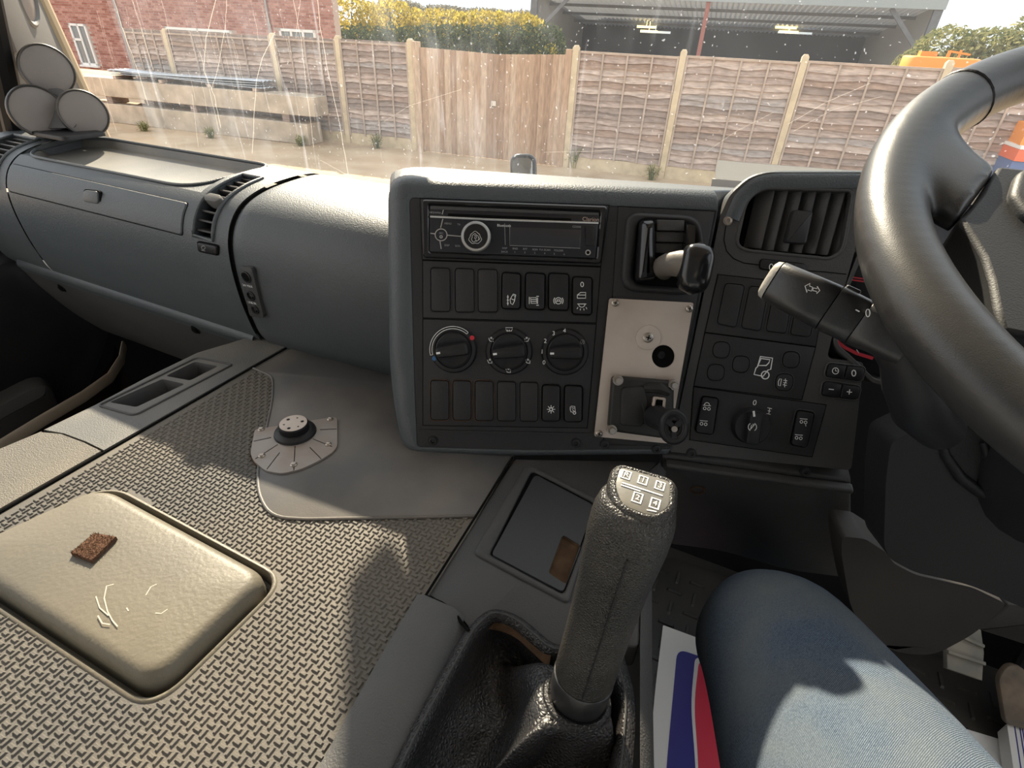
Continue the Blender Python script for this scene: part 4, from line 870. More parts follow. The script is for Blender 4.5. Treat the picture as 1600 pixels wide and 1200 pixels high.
# ---- radio
RDn = thing('car_radio', 'single slot black car radio with silver ringed knob in the console', 'radio', on(CP, 804, 414))
n = K
o4 = quad((659.5, 312), (949, 322.5), (939.5, 413), (661.5, 403.5), 7); i4 = quad((671.5, 320.5), (937, 331.5), (931, 404.5), (671.5, 394.5), 4)
m = MB(); m.frame(ons(CP, o4), ons(CP, i4), n, -.001, .0045, .0018); ob('trim_frame', m, gloss_black, RDn)
RP = lift(CP, .0035)
m = MB(); m.pad(ons(CP, quad((672.5, 321.5), (936, 332.5), (930, 403.5), (672.5, 393.5), 3)), n, -.01, .0035, .0008); ob('fascia', m, glass_dark, RDn)
m = MB(); m.pad(ons(RP, quad((700, 333.5), (893, 341.5), (892, 347), (700, 338.5), 1.5)), n, -.0005, .0002); ob('disc_slot', m, void, RDn)
m = MB(); m.pad(ons(RP, [(672.5, 321.8), (935.5, 332.6), (934.8, 337), (672.5, 327)]), n, 0, .0008, .0003); ob('upper_lip', m, dark_trim, RDn)
m = MB(); m.pad(ons(RP, [(672, 337), (760, 341.2), (935, 347.2), (935, 350), (760, 344.4), (672, 339.8)]), n, -.0003, .0010, .0003); ob('silver_line', m, silver, RDn)
sym(RDn, RP, [[(692, 342), (688.5, 356)], [(672.5, 364.5), (680, 365.5)], [(699, 367.5), (722, 369.5)], [(687.5, 377), (689.5, 389)], [(694, 324), (691, 335)], ['c'] + circ(689.3, 367, 9.3, 24), ['c'] + circ(689.3, 370, 2, 8)], 1.3, mat('grey_silver_line', (.40, .38, .36), .4), name='accent_lines')
c_ = on(RP, 744.5, 370.5); k = kpx(RP, 744, 370); m = MB(); m.lathe(c_, n, [(22.8 * k, -.001), (22.8 * k, .008), (21.6 * k, .0092), (19 * k, .0088), (18.4 * k, .0075)], 48); kn = ob('volume_knob', m, silver, RDn); kn['label'] = 'round knob with bright silver ring'
m = MB(); m.lathe(c_, n, [(18.4 * k, .002), (18.3 * k, .0078), (.001, .0084)], 40); ob('knob_cap', m, gloss_black, kn)
KPn = lift(RP, .0084)
em = []
for R_, wv, ph in ((9.2, .9, 0), (5.8, .8, .8)):
    em.append(['c'] + [(742.5 + (R_ + wv * math.sin(3 * a + ph) + .5 * math.sin(7 * a)) * math.cos(a), 372 + (R_ + wv * math.sin(3 * a + ph) + .5 * math.sin(7 * a)) * math.sin(a)) for a in [2 * math.pi * j / 36 for j in range(36)]])
em += [[(741, 368), (744, 369), (744.5, 372), (742, 373), (741.5, 370.5)], [(743, 374), (745, 377)], [(747, 371), (749, 373), (747, 374.5)]]
sym(kn, KPn, em, 1.0, silver, name='emblem')
m = MB(); m.pad(ons(RP, quad((797, 354.5), (908, 359), (906.5, 387.5), (797, 383), 1.5)), n, -.0003, .0004, .0002); ob('display', m, mat('radio_display', (.028, .028, .032), .15, 0, 1, .5), RDn)
sym(RDn, RP, [[(796.5, 354), (796.5, 383.5), (906.5, 388)], [(788.5, 349), (789.5, 383)]], .7, grey_ink, name='display_edge')
m = MB(); m.pad(ons(RP, quad((914.5, 354.5), (928, 355.5), (929, 384.5), (915.5, 383.5), 2)), n, -.0003, .0022, .0008); ob('release_button', m, black, RDn)
c_ = on(RP, 918.7, 394.5); m = MB(); m.lathe(c_, n, [(4.2 * k, -.0005), (4.2 * k, .0009), (2.7 * k, .0009), (2.6 * k, -.0004)], 20); j_ = ob('aux_socket', m, silver, RDn)
m = MB(); m.lathe(c_, n, [(2.6 * k, -.0004), (2.4 * k, .0005), (.0002, .0005)], 12); ob('socket_hole', m, void, j_)
text(RDn, 'Clarion', RP, 923, 343, 6.5, mat('tan_ink', (.45, .33, .28), .5), .045); text(RDn, 'Bluetooth', RP, 787.5, 352.6, 4, white_ink, .04); text(RDn, 'CZ202E', RP, 901, 354.5, 3, grey_ink, .04)
for s_, x, y in (('DISP', 788.5, 388), ('BACK', 788.5, 393.5), ('BND', 805, 388.6), ('RPT', 820.5, 389.3), ('RDM', 836, 390.2), ('P.A SCAN', 851.5, 390.6), ('FOLDER', 873, 391.6), ('1', 804.5, 394), ('2', 820, 394.6), ('3', 835.5, 395.4), ('4', 851, 396), ('5', 866, 396.8), ('6', 881.5, 397.4), ('MP3/WMA', 680, 332.5), ('MENU', 700, 349.5), ('TA', 717, 351), ('DISP', 698.5, 383.5), ('SCN', 715, 384.5), ('SRC', 689.5, 364.5)): text(RDn, s_, RP, x, y, 3, grey_ink, .045)
# ---- parking brake valve
B = thing('parking_brake_lever', 'black parking brake lever with worn stubby handle right of the radio', 'lever', on(CP, 1030, 460))
hh_ = .0012; o_ = ons(CP, rpx([(978, 332), (1092, 338), (1100, 380), (1089, 462), (968, 455)], [22, 26, 10, 30, 28], 7)); i_ = ons(CP, rpx([(996, 344), (1080, 350), (1087, 385), (1072, 450), (986, 444)], [16, 20, 10, 20, 18], 7))
m = MB(); m.frame(o_, i_, K, 0, .007, .0035); ob('bezel', m, face_black, B, sm=60)
m = MB(); m.pad(i_, K, -.002, .0015); ob('recess', m, void, B)
for (q, lab) in ((((996, 346), (1021, 344), (1023, 438), (990, 442)), ''), (((1064, 347), (1080, 355), (1074, 442), (1062, 440)), '')):
    rg = ons(CP, quad(*q, 8)); m = MB(); m.pad(rg, K, 0, .020, .010); ob('cheek', m, gloss_black, B, sm=60)
for k_ in range(3):
    y0 = 346 + k_ * 17; m = MB(); m.pad(ons(CP, [(1022, y0), (1064, y0 + 1), (1064, y0 + 17), (1022, y0 + 16)]), K, 0, .014 - k_ * .004, .001); ob('shutter', m, dark_trim, B)
worn = mat('worn_lever_plastic', (.12, .105, .09), .5, .2, 300, .4, dust=.5, dcol=(.24, .20, .15), dscale=30)
def cph(x, y, h_): return on(lift(CP, h_), x, y)
st = [cph(1038, 420, 0), cph(1036, 417, .018), cph(1044, 413, .032), cph(1060, 412, .042), cph(1078, 414, .050)]
m = MB(); m.tube(st, [(.0125, .011), (.012, .011), (.012, .011), (.0135, .011), (.0155, .011)], 16, up=UP); ob('lever_stem', m, worn, B, sm=70)['label'] = 'dusty worn grey lever stem'
up_ = (cph(1092, 385, .052) - cph(1078, 455, .052)).normalized(); c_ = cph(1086, 420, .050); ri = (K.cross(up_)).normalized(); ax_ = (K * .8 - ri * .25).normalized()
kr = []
for i in range(13):
    t_ = -1 + 2 * i / 12; s_ = (1 - abs(t_) ** 3.2) ** (1 / 2.6) if abs(t_) < 1 else .02; s_ = max(s_, .03)
    kr.append([c_ + up_ * (.0265 * t_) + ri * (.0165 * s_ * math.copysign(abs(math.cos(a)) ** .7, math.cos(a))) + K * (.0155 * s_ * math.copysign(abs(math.sin(a)) ** .7, math.sin(a))) for a in [2 * math.pi * j / 24 for j in range(24)]])
m = MB(); m.loft(kr); ob('knob', m, gloss_black, B, sm=70)['label'] = 'shiny black rounded lever knob'
# ---- aluminium plate with valve
M_ = thing('mounting_plate', 'bare aluminium plate screwed over the console right of the heater dials', 'plate', on(CP, 1000, 690))
pr = rpx([(952, 466), (1084, 473), (1045.5, 693), (928.5, 682)], 4, 3); hole = circ(1036.5, 557, 18, 24)
P5 = lift(CP, .0052)
m = MB(); m.plate(ons(P5, pr), [ons(P5, hole)], K, .0022); ob('plate', m, bare_metal, M_, sm=30)
c_ = on(P5, 1036.5, 557); k = kpx(P5, 1036, 557); m = MB(); m.lathe(c_, K, [(18 * k, -.0028), (.0003, -.0027)], 24); ob('hole_bottom', m, void, M_)
m = MB(); m.lathe(on(P5, 1034, 555), K, [(6 * k, -.0028), (5.4 * k, -.0012), (3 * k, -.001), (2.6 * k, -.002), (.0003, -.002)], 16); ob('recessed_bolt', m, deep, M_)
for x, y in ((961, 473.5), (1077, 482.5), (936, 677.5)): screw(M_, P5, x, y, 5.6, 0, zinc)
c_ = on(P5, 1012.5, 527.5); m = MB(); m.lathe(c_, K, [(19 * k, -.0005), (19 * k, .0012), (18 * k, .0015), (.0003, .0016)], 36); wsh = ob('washer', m, bare_metal, M_)
screw(M_, lift(P5, .0014), 1012.5, 527.5, 8, 0, zinc)
V_ = thing('air_valve', 'square black air valve with oval slotted knob bolted to the aluminium plate', 'valve', on(CP, 1000, 680))
dusty_black = mat('dusty_black_rubber', (.018, .018, .018), .5, .3, 200, .35, dust=.7, dcol=(.06, .055, .05), dscale=18)
rg = ons(P5, rpx([(955, 586), (1050, 594), (1049, 640), (1036, 682), (948, 670)], [8, 6, 6, 8, 10])); m = MB(); m.pad(rg, K, -.0005, .012, .003, ); ob('valve_body', m, dusty_black, V_, sm=50)
rg = ons(P5, rpx([(968, 602), (1003, 600), (1008, 625), (1000, 662), (965, 660)], 7)); m = MB(); m.pad(rg, K, .011, .016, .002); ob('raised_block', m, dusty_black, V_)
m = MB(); m.tube([cph(1006, 606, .016), cph(1030, 606, .019), cph(1046, 613, .019)], [.005, .007, .005], 10); m.tube([cph(1002, 628, .017), cph(1010, 660, .017)], .0045, 10); ob('casting_ribs', m, dusty_black, V_)
for x, y in ((963, 591.5), (1048, 598.5), (953.5, 667.5)):
    m = MB(); c_ = on(P5, x, y); m.lathe(c_, K, [(8 * k, .008), (8 * k, .0135), (.0003, .0136)], 18); bo = ob('bolt', m, zinc, V_); m = MB(); m.lathe(c_, K, [(5.8 * k, .013), (5.8 * k, .0185), (5 * k, .0195), (.0003, .0195)], 6); ob('bolt_head', m, zinc, bo)
rg = [cph(x, y, .020) for x, y in rpx([(1021, 619), (1040, 621), (1038, 640), (1018, 638)], 4)]; m = MB(); m.frame(rg, inset(rg, K, .0028), K, -.006, .003, .0006); ob('gate_slot', m, bare_metal, V_)
m = MB(); m.pad(inset(rg, K, .0026), K, -.006, .001); ob('slot_opening', m, void, V_)
a_, b_ = cph(1024, 650, .018), cph(1053, 666, .062); m = MB(); m.tube([a_, a_.lerp(b_, .5), b_], [.014, .0125, .012], 16); ob('shaft', m, black, V_)
kn_c = cph(1053, 667, .066); ax_ = (b_ - a_).normalized() * .55 + K * .55; ax_ = (ax_ * .4 + (-kn_c).normalized() * .6).normalized()
g_ = (UP - ax_ * UP.dot(ax_)).normalized(); kk = kn_c.dot(FW) / FPX
m = MB(); Rr = 29 * kk; m.lathe(kn_c, ax_, [(Rr * .5, -.016), (Rr * .9, -.012), (Rr, -.004), (Rr * .97, .001), (Rr * .8, .004), (Rr * .66, .0035), (Rr * .6, .0005), (.0005, .0)], 36, sx=.82, up=g_); vk = ob('knob', m, black, V_, sm=60); vk['label'] = 'oval black knob with three slots around a white dot'
u_, w_ = ax_.cross(g_), g_
m = MB(); m.tube([kn_c + ax_ * .001 + u_ * (Rr * .50 * math.cos(t_)) + w_ * (Rr * .62 * math.sin(t_)) for t_ in [2 * math.pi * j / 24 for j in range(24)]], .0018, 8, closed=True)
for a in (35, 145, 270): m.bar(kn_c + ax_ * .0015, kn_c + ax_ * .0015 + (u_ * math.cos(math.radians(a)) * .5 + w_ * math.sin(math.radians(a)) * .62) * Rr, .005, ax_, .003)
ob('spokes', m, black, vk)
m = MB(); m.lathe(kn_c - w_ * Rr * .1, ax_, [(Rr * .17, .001), (Rr * .16, .0042), (.0003, .0044)], 16); ob('knob_dot', m, zinc, vk)
m = MB(); m.lathe(kn_c, ax_, [(Rr * .6, .0002), (.0003, .0004)], 24, sx=.82, up=g_); ob('knob_void', m, void, vk)
# ================================================================== driver's instrument panel
I_ = IP[1]
T = thing('driver_dashboard', 'dark driver instrument panel with air vent and switches right of the console', 'instrument panel', on(IP, 1200, 720))
# hood and face outline
op = rpx([(1131, 292), (1150, 288), (1196, 267), (1500, 272), (1500, 400), (1338, 392), (1300, 560), (1356, 600), (1330, 735), (1049, 704)], [0, 18, 30, 0, 0, 4, 0, 10, 6, 4], 6)
vent_px = rpx([(1153, 381), (1168, 314), (1192, 296), (1331, 300), (1315, 390), (1297, 402), (1166, 389)], [10, 16, 12, 8, 12, 8, 10], 4)
# face with the vent opening
fo = rpx([(1126, 336), (1140, 305), (1170, 277), (1200, 269), (1345, 269), (1336, 391), (1318, 455), (1292, 560), (1350, 566), (1330, 735), (1047, 706)], [3, 10, 14, 10, 0, 3, 0, 10, 8, 8, 3], 4)
m = MB(); m.plate(ons(IP, fo), [ons(IP, vent_px)], I_, .03); ob('face_panel', m, dark_trim, T, sm=40, bev=.0008)
# padded hood: a rolled strip over the vent
hp = rpx([(1131, 338), (1146, 303), (1172, 277), (1202, 268), (1420, 268), (1420, 300)], [0, 10, 22, 24, 0, 0], 6)
hg = ons(IP, hp); rolls = []
for i, p in enumerate(hg):
    t_ = (hg[min(i + 1, len(hg) - 1)] - hg[max(i - 1, 0)]).normalized(); u = I_.cross(t_); u = u if u.dot(UP) > 0 or i < 6 and u.dot(-RX) > 0 else -u
    rolls.append((p, u))
rings = []
for p, u in rolls:
    p = p - u * .017
    rings.append([p - I_ * .004, p + I_ * .001, p + u * .005 + I_ * .0035] + [p + u * (.007 + .013 * math.sin(a)) + I_ * (.0035 - .014 * (1 - math.cos(a))) for a in [math.pi / 2 * k / 6 for k in range(1, 7)]] + [p + u * .020 - I_ * .05, p + u * .012 - I_ * .15])
m = MB(); m.loft(rings[:-1], False, False, closed=False); ob('padded_hood', m, grey_dash, T, sm=60, recalc=False)
# vent
vn = ons(IP, vent_px); m = MB(); m.pad([p - I_ * .03 for p in inset(vn, I_, -.002)], I_, 0, .0008); ob('duct', m, void, T)
m = MB(); m.frame(inset(vn, I_, -.0035), vn, I_, -.001, .0014, .001); ob('vent_frame', m, dark_trim, T)
tops = [(1196.5, 297), (1217, 297.5), (1238.5, 298), (1260.5, 299), (1283, 300), (1305, 301), (1326, 303)]; bots = [(1175, 388), (1194, 391), (1216, 393), (1237, 395), (1258, 396), (1278, 398), (1299, 400)]
Pd = lift(IP, -.012)
for a_, b_ in zip(tops, bots):
    p, q = on(Pd, *a_), on(Pd, *b_); m = MB(); d = (q - p).normalized(); w = I_.cross(d)
    vdir = (I_ * .70 + w * .72).normalized()
    m.box((p + q) / 2, (q - p) / 2, vdir * .0105, vdir.cross(d) * .0008); ob('slat', m, dark_trim, T, bev=.0004)
m = MB(); m.pad(ons(lift(IP, -.008), quad((1236, 329), (1267, 331.5), (1256, 383), (1223, 380), 5)), I_, -.004, .009, .003); ob('vent_slider', m, face_black, T)
screw(T, IP, 1137, 345, 5.4, .0008, zinc, 'torx')
sym(T, IP, [[(1134, 353), (1131, 375), (1135, 392), (1146, 404), (1162, 411), (1186, 414)], [(1259, 423), (1290, 425), (1322, 428.5)]], 1.4, void, h=.0003, name='trim_line')
# switch under the vent
rg = ons(IP, rpx([(1188, 405), (1258, 413), (1256, 427), (1186, 420)], 6)); m = MB(); m.pad(inset(rg, I_, -.0008), I_, -.001, .0004); ob('switch_gap', m, void, T)
m = MB(); m.pad(rg, I_, -.002, .0035, .0012); so = ob('mirror_switch', m, black, T); sym(so, lift(IP, .0036), [['c'] + circ(1205, 417.5, 3, 14, 5)], 1.3, white_ink)
m = MB(); m.pad(ons(IP, quad((1217, 411), (1241, 414), (1240, 422), (1215, 420), 2)), I_, .002, .0062, .001); ob('slide_button', m, gloss_black, so)
insert(T, IP, [(1122, 429.5), (1290, 448), (1273.5, 541), (1102, 518.5)], .0002, 'switch_panel', face_black)
for q in (((1133, 443), (1162, 446), (1149, 511), (1120, 505)), ((1171, 447.5), (1199, 451), (1187, 516.5), (1157.5, 511.5)), ((1209, 452), (1237, 456), (1227, 520.5), (1196, 516.5)), ((1247, 457), (1275, 461), (1264.5, 526), (1234, 522))): blank(T, IP, q, .0014, r=6)
insert(T, IP, [(1101.5, 520.5), (1273, 543), (1252, 624), (1084.5, 602.5)], .0002, 'button_panel', face_black)
for x, y, r_ in ((1126.5, 546.5, 13), (1157, 568.7, 13), (1118, 581.5, 13), (1235, 561.8, 13), (1224.5, 597, 13.5)):
    q = ((x - r_ + 2, y - r_), (x + r_ + 1, y - r_ + 2), (x + r_ - 2, y + r_), (x - r_ - 1, y + r_ - 2)); blank(T, IP, q, .0014, r=11, name='round_button')
Ph = lift(IP, .0014)
sym(T, Ph, [['c', (1188, 557), (1207, 559.5), (1204, 577), (1200, 578), (1192, 588), (1178, 585), (1181, 575), (1183.5, 573)], ['c', (1189, 560), (1203, 562), (1201, 567), (1197, 571), (1184.5, 571)], ['c'] + circ(1195.5, 586, 6, 18)], 1.7, white_ink, name='lorry_symbol')
sym(T, lift(IP, .003), [['c', (1221, 592), (1219, 603), (1216, 602), (1216, 596), (1218, 592)], [(1224, 594), (1230, 595)], [(1223.5, 597.5), (1229.5, 598.5)], [(1223, 601), (1229, 602)], [(1227, 591.5), (1227.5, 597), (1225.5, 600), (1226, 605)]], 1.1, white_ink)
insert(T, IP, [(1084, 605), (1290, 633), (1268, 713), (1078, 686.5)], .0002, 'lower_switch_panel', face_black)
axl = lambda x, y, f: [[(x - 6, y - 3), (x + 6, y - 2)], ['c'] + circ(x - 3.5, y + 2, 2.2, 10), ['c'] + circ(x + 3, y + 2.8, 2.2, 10)] + ([circ(x, y - 3, 4, 8, a0=180, a1=0)] if f == 1 else []) + ([[(x + 3, y + 6), (x + 3.5, y + 9)]] if f == 2 else [])
rocker(T, IP, ((1097, 619), (1121, 622.5), (1112, 677), (1086, 673)), .0014, axl(1104.5, 636, 1) + axl(1099.5, 660, 0), 1.0)
rocker(T, IP, ((1245, 641), (1270, 645), (1258, 697), (1234, 692.5)), .0014, axl(1255.5, 657, 2) + axl(1248, 682, 0), 1.0)
c_ = on(IP, 1171.5, 664) + I_ * .0014; k = kpx(IP, 1171, 664)
m = MB(); m.lathe(c_, I_, [(29 * k, 0), (28.5 * k, .003), (27.5 * k, .0042), (27 * k, .009), (25.5 * k, .0105), (.001, .0105)], 40); dk = ob('rotary_switch', m, black, T)
u = (on(IP, 1173, 654) - on(IP, 1170, 674)).normalized(); w = I_.cross(u); m = MB(); m.pad([c_ + u * a_ + w * b_ for a_, b_ in rpx([(-25 * k, -10 * k), (25 * k, -10 * k), (25 * k, 10 * k), (-25 * k, 10 * k)], .004, 4)], I_, .009, .020, .0025); ob('finger_grip', m, black, dk)
Pk = lift(IP, .0217); sym(dk, Pk, [[(1177.5, 642), (1178.5, 651)]], 3.2, white_ink, name='pointer'); sym(dk, Pk, [circ(1175.5, 667, 6.5, 8, a0=120, a1=240), circ(1175.5, 667, 6.5, 8, a0=-60, a1=60), [(1173, 669), (1174, 664), (1177, 666), (1176, 662), (1179, 664)], [(1172, 671), (1179, 663)]], 1.1, white_ink)
text(T, '0', Ph, 1179, 629.5, 9, white_ink, .12); sym(T, Ph, [[(1199, 637), (1206, 638.5)], [(1197.5, 646), (1204, 647.5)], [(1202.5, 638), (1201, 647)], [(1199.5, 641.5), (1204, 642.5)]], 1.1, white_ink)
for x, y in ((1080, 708), (1258, 737)): screw(T, IP, x, y, 6, .0, black, 'torx')
# clock and dimmer keys
for q, ss in ((((1294, 568), (1350, 574.5), (1345, 595), (1289, 587.5)), 'a'), (((1287, 595.5), (1343, 604.5), (1338, 624), (1283, 617)), 'b')):
    rg = ons(IP, quad(*q, 6)); m = MB(); m.frame(inset(rg, I_, -.0022), inset(rg, I_, -.0006), I_, -.001, .0016, .0006); ob('key_frame', m, dark_trim, T)
    tl, tr_, br, bl = q; mt_, mb_ = ((tl[0] + tr_[0]) / 2, (tl[1] + tr_[1]) / 2), ((bl[0] + br[0]) / 2, (bl[1] + br[1]) / 2)
    for j, qq in enumerate(((tl, (mt_[0] - .6, mt_[1]), (mb_[0] - .6, mb_[1]), bl), ((mt_[0] + .6, mt_[1]), tr_, br, (mb_[0] + .6, mb_[1])))):
        m = MB(); m.pad(ons(IP, quad(*qq, [6, 2, 2, 6] if j == 0 else [2, 6, 6, 2])), I_, -.001, .003, .0012); ko = ob('push_button', m, black, T); Pb = lift(IP, .0031)
        cx, cy = sum(p[0] for p in qq) / 4, sum(p[1] for p in qq) / 4
        if ss == 'a' and j == 0: sym(ko, Pb, [['c'] + circ(cx, cy, 4.8, 16), [(cx, cy - 3), (cx, cy), (cx + 3, cy + .3)]], 1.1, white_ink)
        elif ss == 'a': sym(ko, Pb, [['c'] + circ(cx, cy, 3, 14, 4.6)], 1.5, white_ink)
        elif j == 0: sym(ko, Pb, [[(cx - 4, cy - .5), (cx + 4, cy + .5)]], 1.3, white_ink)
        else: sym(ko, Pb, [[(cx - 4, cy - .4), (cx + 4, cy + .6)], [(cx + .5, cy - 4), (cx - .5, cy + 4)]], 1.3, white_ink)
# instrument cluster set back behind the wheel
S_ = thing('gauge_cluster', 'recessed dark gauge cluster with red needles behind the steering wheel', 'gauges', on(lift(IP, -.04), 1440, 520))
CLp = lift(IP, -.035)
m = MB(); m.pad(ons(CLp, rpx([(1300, 300), (1640, 330), (1640, 620), (1380, 590), (1286, 555)], 6)), I_, -.02, 0, .001); ob('cluster_glass', m, glass_dark, S_)
m = MB(); n_ = I_; m.frame(ons(IP, rpx([(1342, 392), (1700, 420), (1700, 640), (1365, 600), (1322, 560), (1300, 540), (1318, 456)], [4, 0, 0, 8, 14, 14, 4])), ons(IP, rpx([(1348, 398), (1700, 428), (1700, 632), (1366, 592), (1330, 556), (1306, 536), (1323, 458)], [4, 0, 0, 8, 14, 14, 4])), n_, -.036, .001, .0008); ob('cluster_bezel', m, dark_trim, S_)
Pc = lift(CLp, .0006)
sym(S_, Pc, [[(1322, 432), (1352, 436)], [(1321, 436), (1350, 440)]], 2.2, red_ink, name='needle'); sym(S_, Pc, [[(1306, 532), (1320, 543), (1338, 552), (1364, 560)]], 5, red_ink, name='warning_arc')
sym(S_, Pc, [circ(1395, 540, 88, 16, a0=150, a1=230), [(1316, 528), (1318, 534)], [(1338, 546), (1342, 552)], [(1500, 440), (1545, 444)]], 1.2, white_ink, name='gauge_marks')
# lower dash below console and panel
LW = tilted(on(CP, 1040, 715) - CP[1] * .012, -9, -16)
Lw = thing('lower_dashboard', 'plain dark panel under the console above the footwell', 'panel', on(LW, 1160, 880))
m = MB(); n = LW[1]; m.pad(ons(LW, rpx([(1033, 712), (1140, 722), (1330, 752), (1330, 905), (1230, 892), (1130, 862), (1046, 851)], [6, 30, 0, 0, 30, 30, 6])), n, -.02, 0, .004); ob('panel', m, dark_trim, Lw, sm=50)
c_ = on(LW, 1090, 765); m = MB(); m.lathe(c_, n, [(.0095, -.001), (.0095, .0008), (.007, .0010), (.0062, -.002), (.001, -.003)], 20); ob('screw_recess', m, brown_dirt, Lw)
m = MB(); m.bar(on(LW, 1040, 717) + n * .006, on(LW, 1330, 757) + n * .006, .008, n, .012); ob('top_lip', m, dark_trim, Lw, bev=.003)
# ================================================================== steering wheel
wc = tk(.328, .561, -.114)
wc = tk(.295, .449, -.082); WT = math.radians(23.93); RR, rr = .223, .0205
wv = FT * math.cos(WT) + ZZ * math.sin(WT); wn = (-FT * math.sin(WT) + ZZ * math.cos(WT)); wu = RT
WPL = (wc.copy(), wn)
def wp(u, v, h=0): return wc + wu * u + wv * v + wn * h
def w2(x, y, h=0): p = on((wc + wn * h, wn), x, y) - wc; return p.dot(wu), p.dot(wv)
S = thing('steering_wheel', 'large worn black steering wheel reaching in from the right', 'steering wheel', wc)
NS = 96; rings = []
for i in range(NS):
    a = 2 * math.pi * i / NS; d = wu * math.cos(a) + wv * math.sin(a)
    dg = abs((math.degrees(a) + 180) % 360 - 180)              # 0 = right, 180 = left
    bul = math.exp(-((abs(dg - 90) - 62) / 16) ** 2) * .10 if True else 0
    k_ = 1 + bul * .6
    rings.append([wc + d * (RR + rr * k_ * 1.02 * math.cos(t_)) + wn * (rr * k_ * .98 * math.sin(t_)) for t_ in [2 * math.pi * j / 20 for j in range(20)]])
rim_mb = MB(); rim_mb.loft(rings + [rings[0]], False, False)
def wpoly(pts, h): return [w2(x, y, h) for x, y in pts]
hS = .004
# upper left spoke in wheel coordinates, mirrored for the right
et_ = [(1436, 150), (1462, 166), (1480, 180), (1489, 200), (1500, 222), (1524, 245), (1556, 266)]
eb_ = [(1376, 352), (1398, 344), (1418, 330), (1432, 319), (1446, 318), (1466, 327), (1494, 348)]
hh_s = [.016, .0165, .0165, .0155, .0145, .013, .012]
for sgn in (1, -1):
    L_ = []
    for (ta, tb, hz) in zip(et_, eb_, hh_s):
        (ax1, ay1), (bx1, by1) = w2(*ta, hS), w2(*tb, hS)
        mx_, my_, dx_, dy_ = (ax1 + bx1) / 2, (ay1 + by1) / 2, (ax1 - bx1) / 2, (ay1 - by1) / 2
        L_.append([wp(sgn * (mx_ + dx_ * math.copysign(abs(math.cos(a)) ** .6, math.cos(a))), my_ + dy_ * math.copysign(abs(math.cos(a)) ** .6, math.cos(a)), hz * math.copysign(abs(math.sin(a)) ** .65, math.sin(a))) for a in [2 * math.pi * j / 32 for j in range(32)]])
    rim_mb.loft(L_)
rim = ob('rim_and_spokes', rim_mb, wheel_m, S, sm=180)
rm = rim.modifiers.new('remesh', 'REMESH'); rm.mode = 'VOXEL'; rm.voxel_size = .0028; rm.use_smooth_shade = True
sm_ = rim.modifiers.new('smooth', 'SMOOTH'); sm_.factor = .5; sm_.iterations = 22
for a0 in (34, 146):
    a = math.radians(a0); d = wu * math.cos(a) + wv * math.sin(a)
    m = MB(); m.tube([wc + d * (RR + (rr + .0002) * 1.02 * math.cos(t_)) + wn * ((rr + .0002) * math.sin(t_)) for t_ in [2 * math.pi * j / 24 for j in range(24)]], .0012, 6, closed=True); ob('grip_seam', m, black, rim)
# hub: left edge from the photograph's outline, closed by its mirror image
hl = wpoly([(1557, 262), (1526, 311), (1495, 347), (1513, 368), (1532, 400), (1545, 440), (1552, 480), (1562, 520)], hS)
ug = [(x, y) for x, y in hl]; hubp = ug + [(-x, y) for x, y in ug[::-1]]
rg = [wp(x, y, 0) for x, y in hubp]
m = MB(); m.plate([p + wn * .006 for p in rg], [], wn, .03); hub = ob('hub', m, hub_m, S, sm=50, bev=.003)
hp_ = wpoly(rpx([(1600, 272), (1578, 284), (1568, 318), (1590, 350), (1640, 372)], [4, 8, 8, 12, 0], 4), hS); hq = hp_ + [(-x, y) for x, y in hp_[::-1]]
rg = [wp(x, y, .0055) for x, y in hq]; m = MB(); m.pad(inset(rg, wn, -.0012), wn, -.002, .0003); ob('pad_gap', m, void, S)
m = MB(); m.pad(rg, wn, -.004, .007, .004); ob('horn_pad', m, hub_m, S, sm=60)
# ================================================================== column and stalk
cd = -wn
def cx_(s, u, v): return wc + cd * s + wu * u + wv * v
CO = thing('steering_column_cover', 'large dark plastic steering column cover below the wheel', 'column cover', cx_(.3, 0, 0))
# faces measured from the photograph on a plane along the near side of the column
CC = (wc - wv * .085, (-wv).normalized())
LCv = tilted(dep(1450, 840, .50), -10, 14)
cov = rpx([(1392, 690), (1470, 655), (1640, 640), (1640, 968), (1516, 914), (1428, 894), (1388, 872), (1381, 850), (1384, 752)], [14, 20, 0, 0, 20, 16, 12, 8, 14], 5)
n = LCv[1]; rg = ons(LCv, cov); m = MB(); m.plate(rg, [], n, .045); _fc = ob('front_cover', m, deep if False else mat('column_plastic', (.014, .014, .015), .5, .25, 700, .3, dust=.25, dcol=(.05, .045, .04), dscale=6), CO, sm=60, bev=.010); _fc.modifiers['bevel'].segments = 4
m = MB(); m.tube(ons(lift(LCv, .001), [(1465, 668), (1478, 712), (1500, 745), (1530, 768), (1556, 784), (1562, 770), (1550, 730), (1536, 690)]), [.002, .004, .005, .005, .004, .005, .005, .003], 10); ob('moulded_ridge', m, MT['column_plastic'], CO, sm=80)
# upper shroud behind the rim
m = MB(); q = []
for s, (uw, vw) in ((.03, (.05, .05)), (.09, (.06, .06)), (.18, (.07, .065)), (.28, (.075, .07))):
    q.append([cx_(s, uw * math.copysign(abs(math.cos(a)) ** .6, math.cos(a)), vw * math.copysign(abs(math.sin(a)) ** .6, math.sin(a))) for a in [2 * math.pi * j / 28 for j in range(28)]])
m.loft(q); ob('upper_shroud', m, black, CO, sm=70)
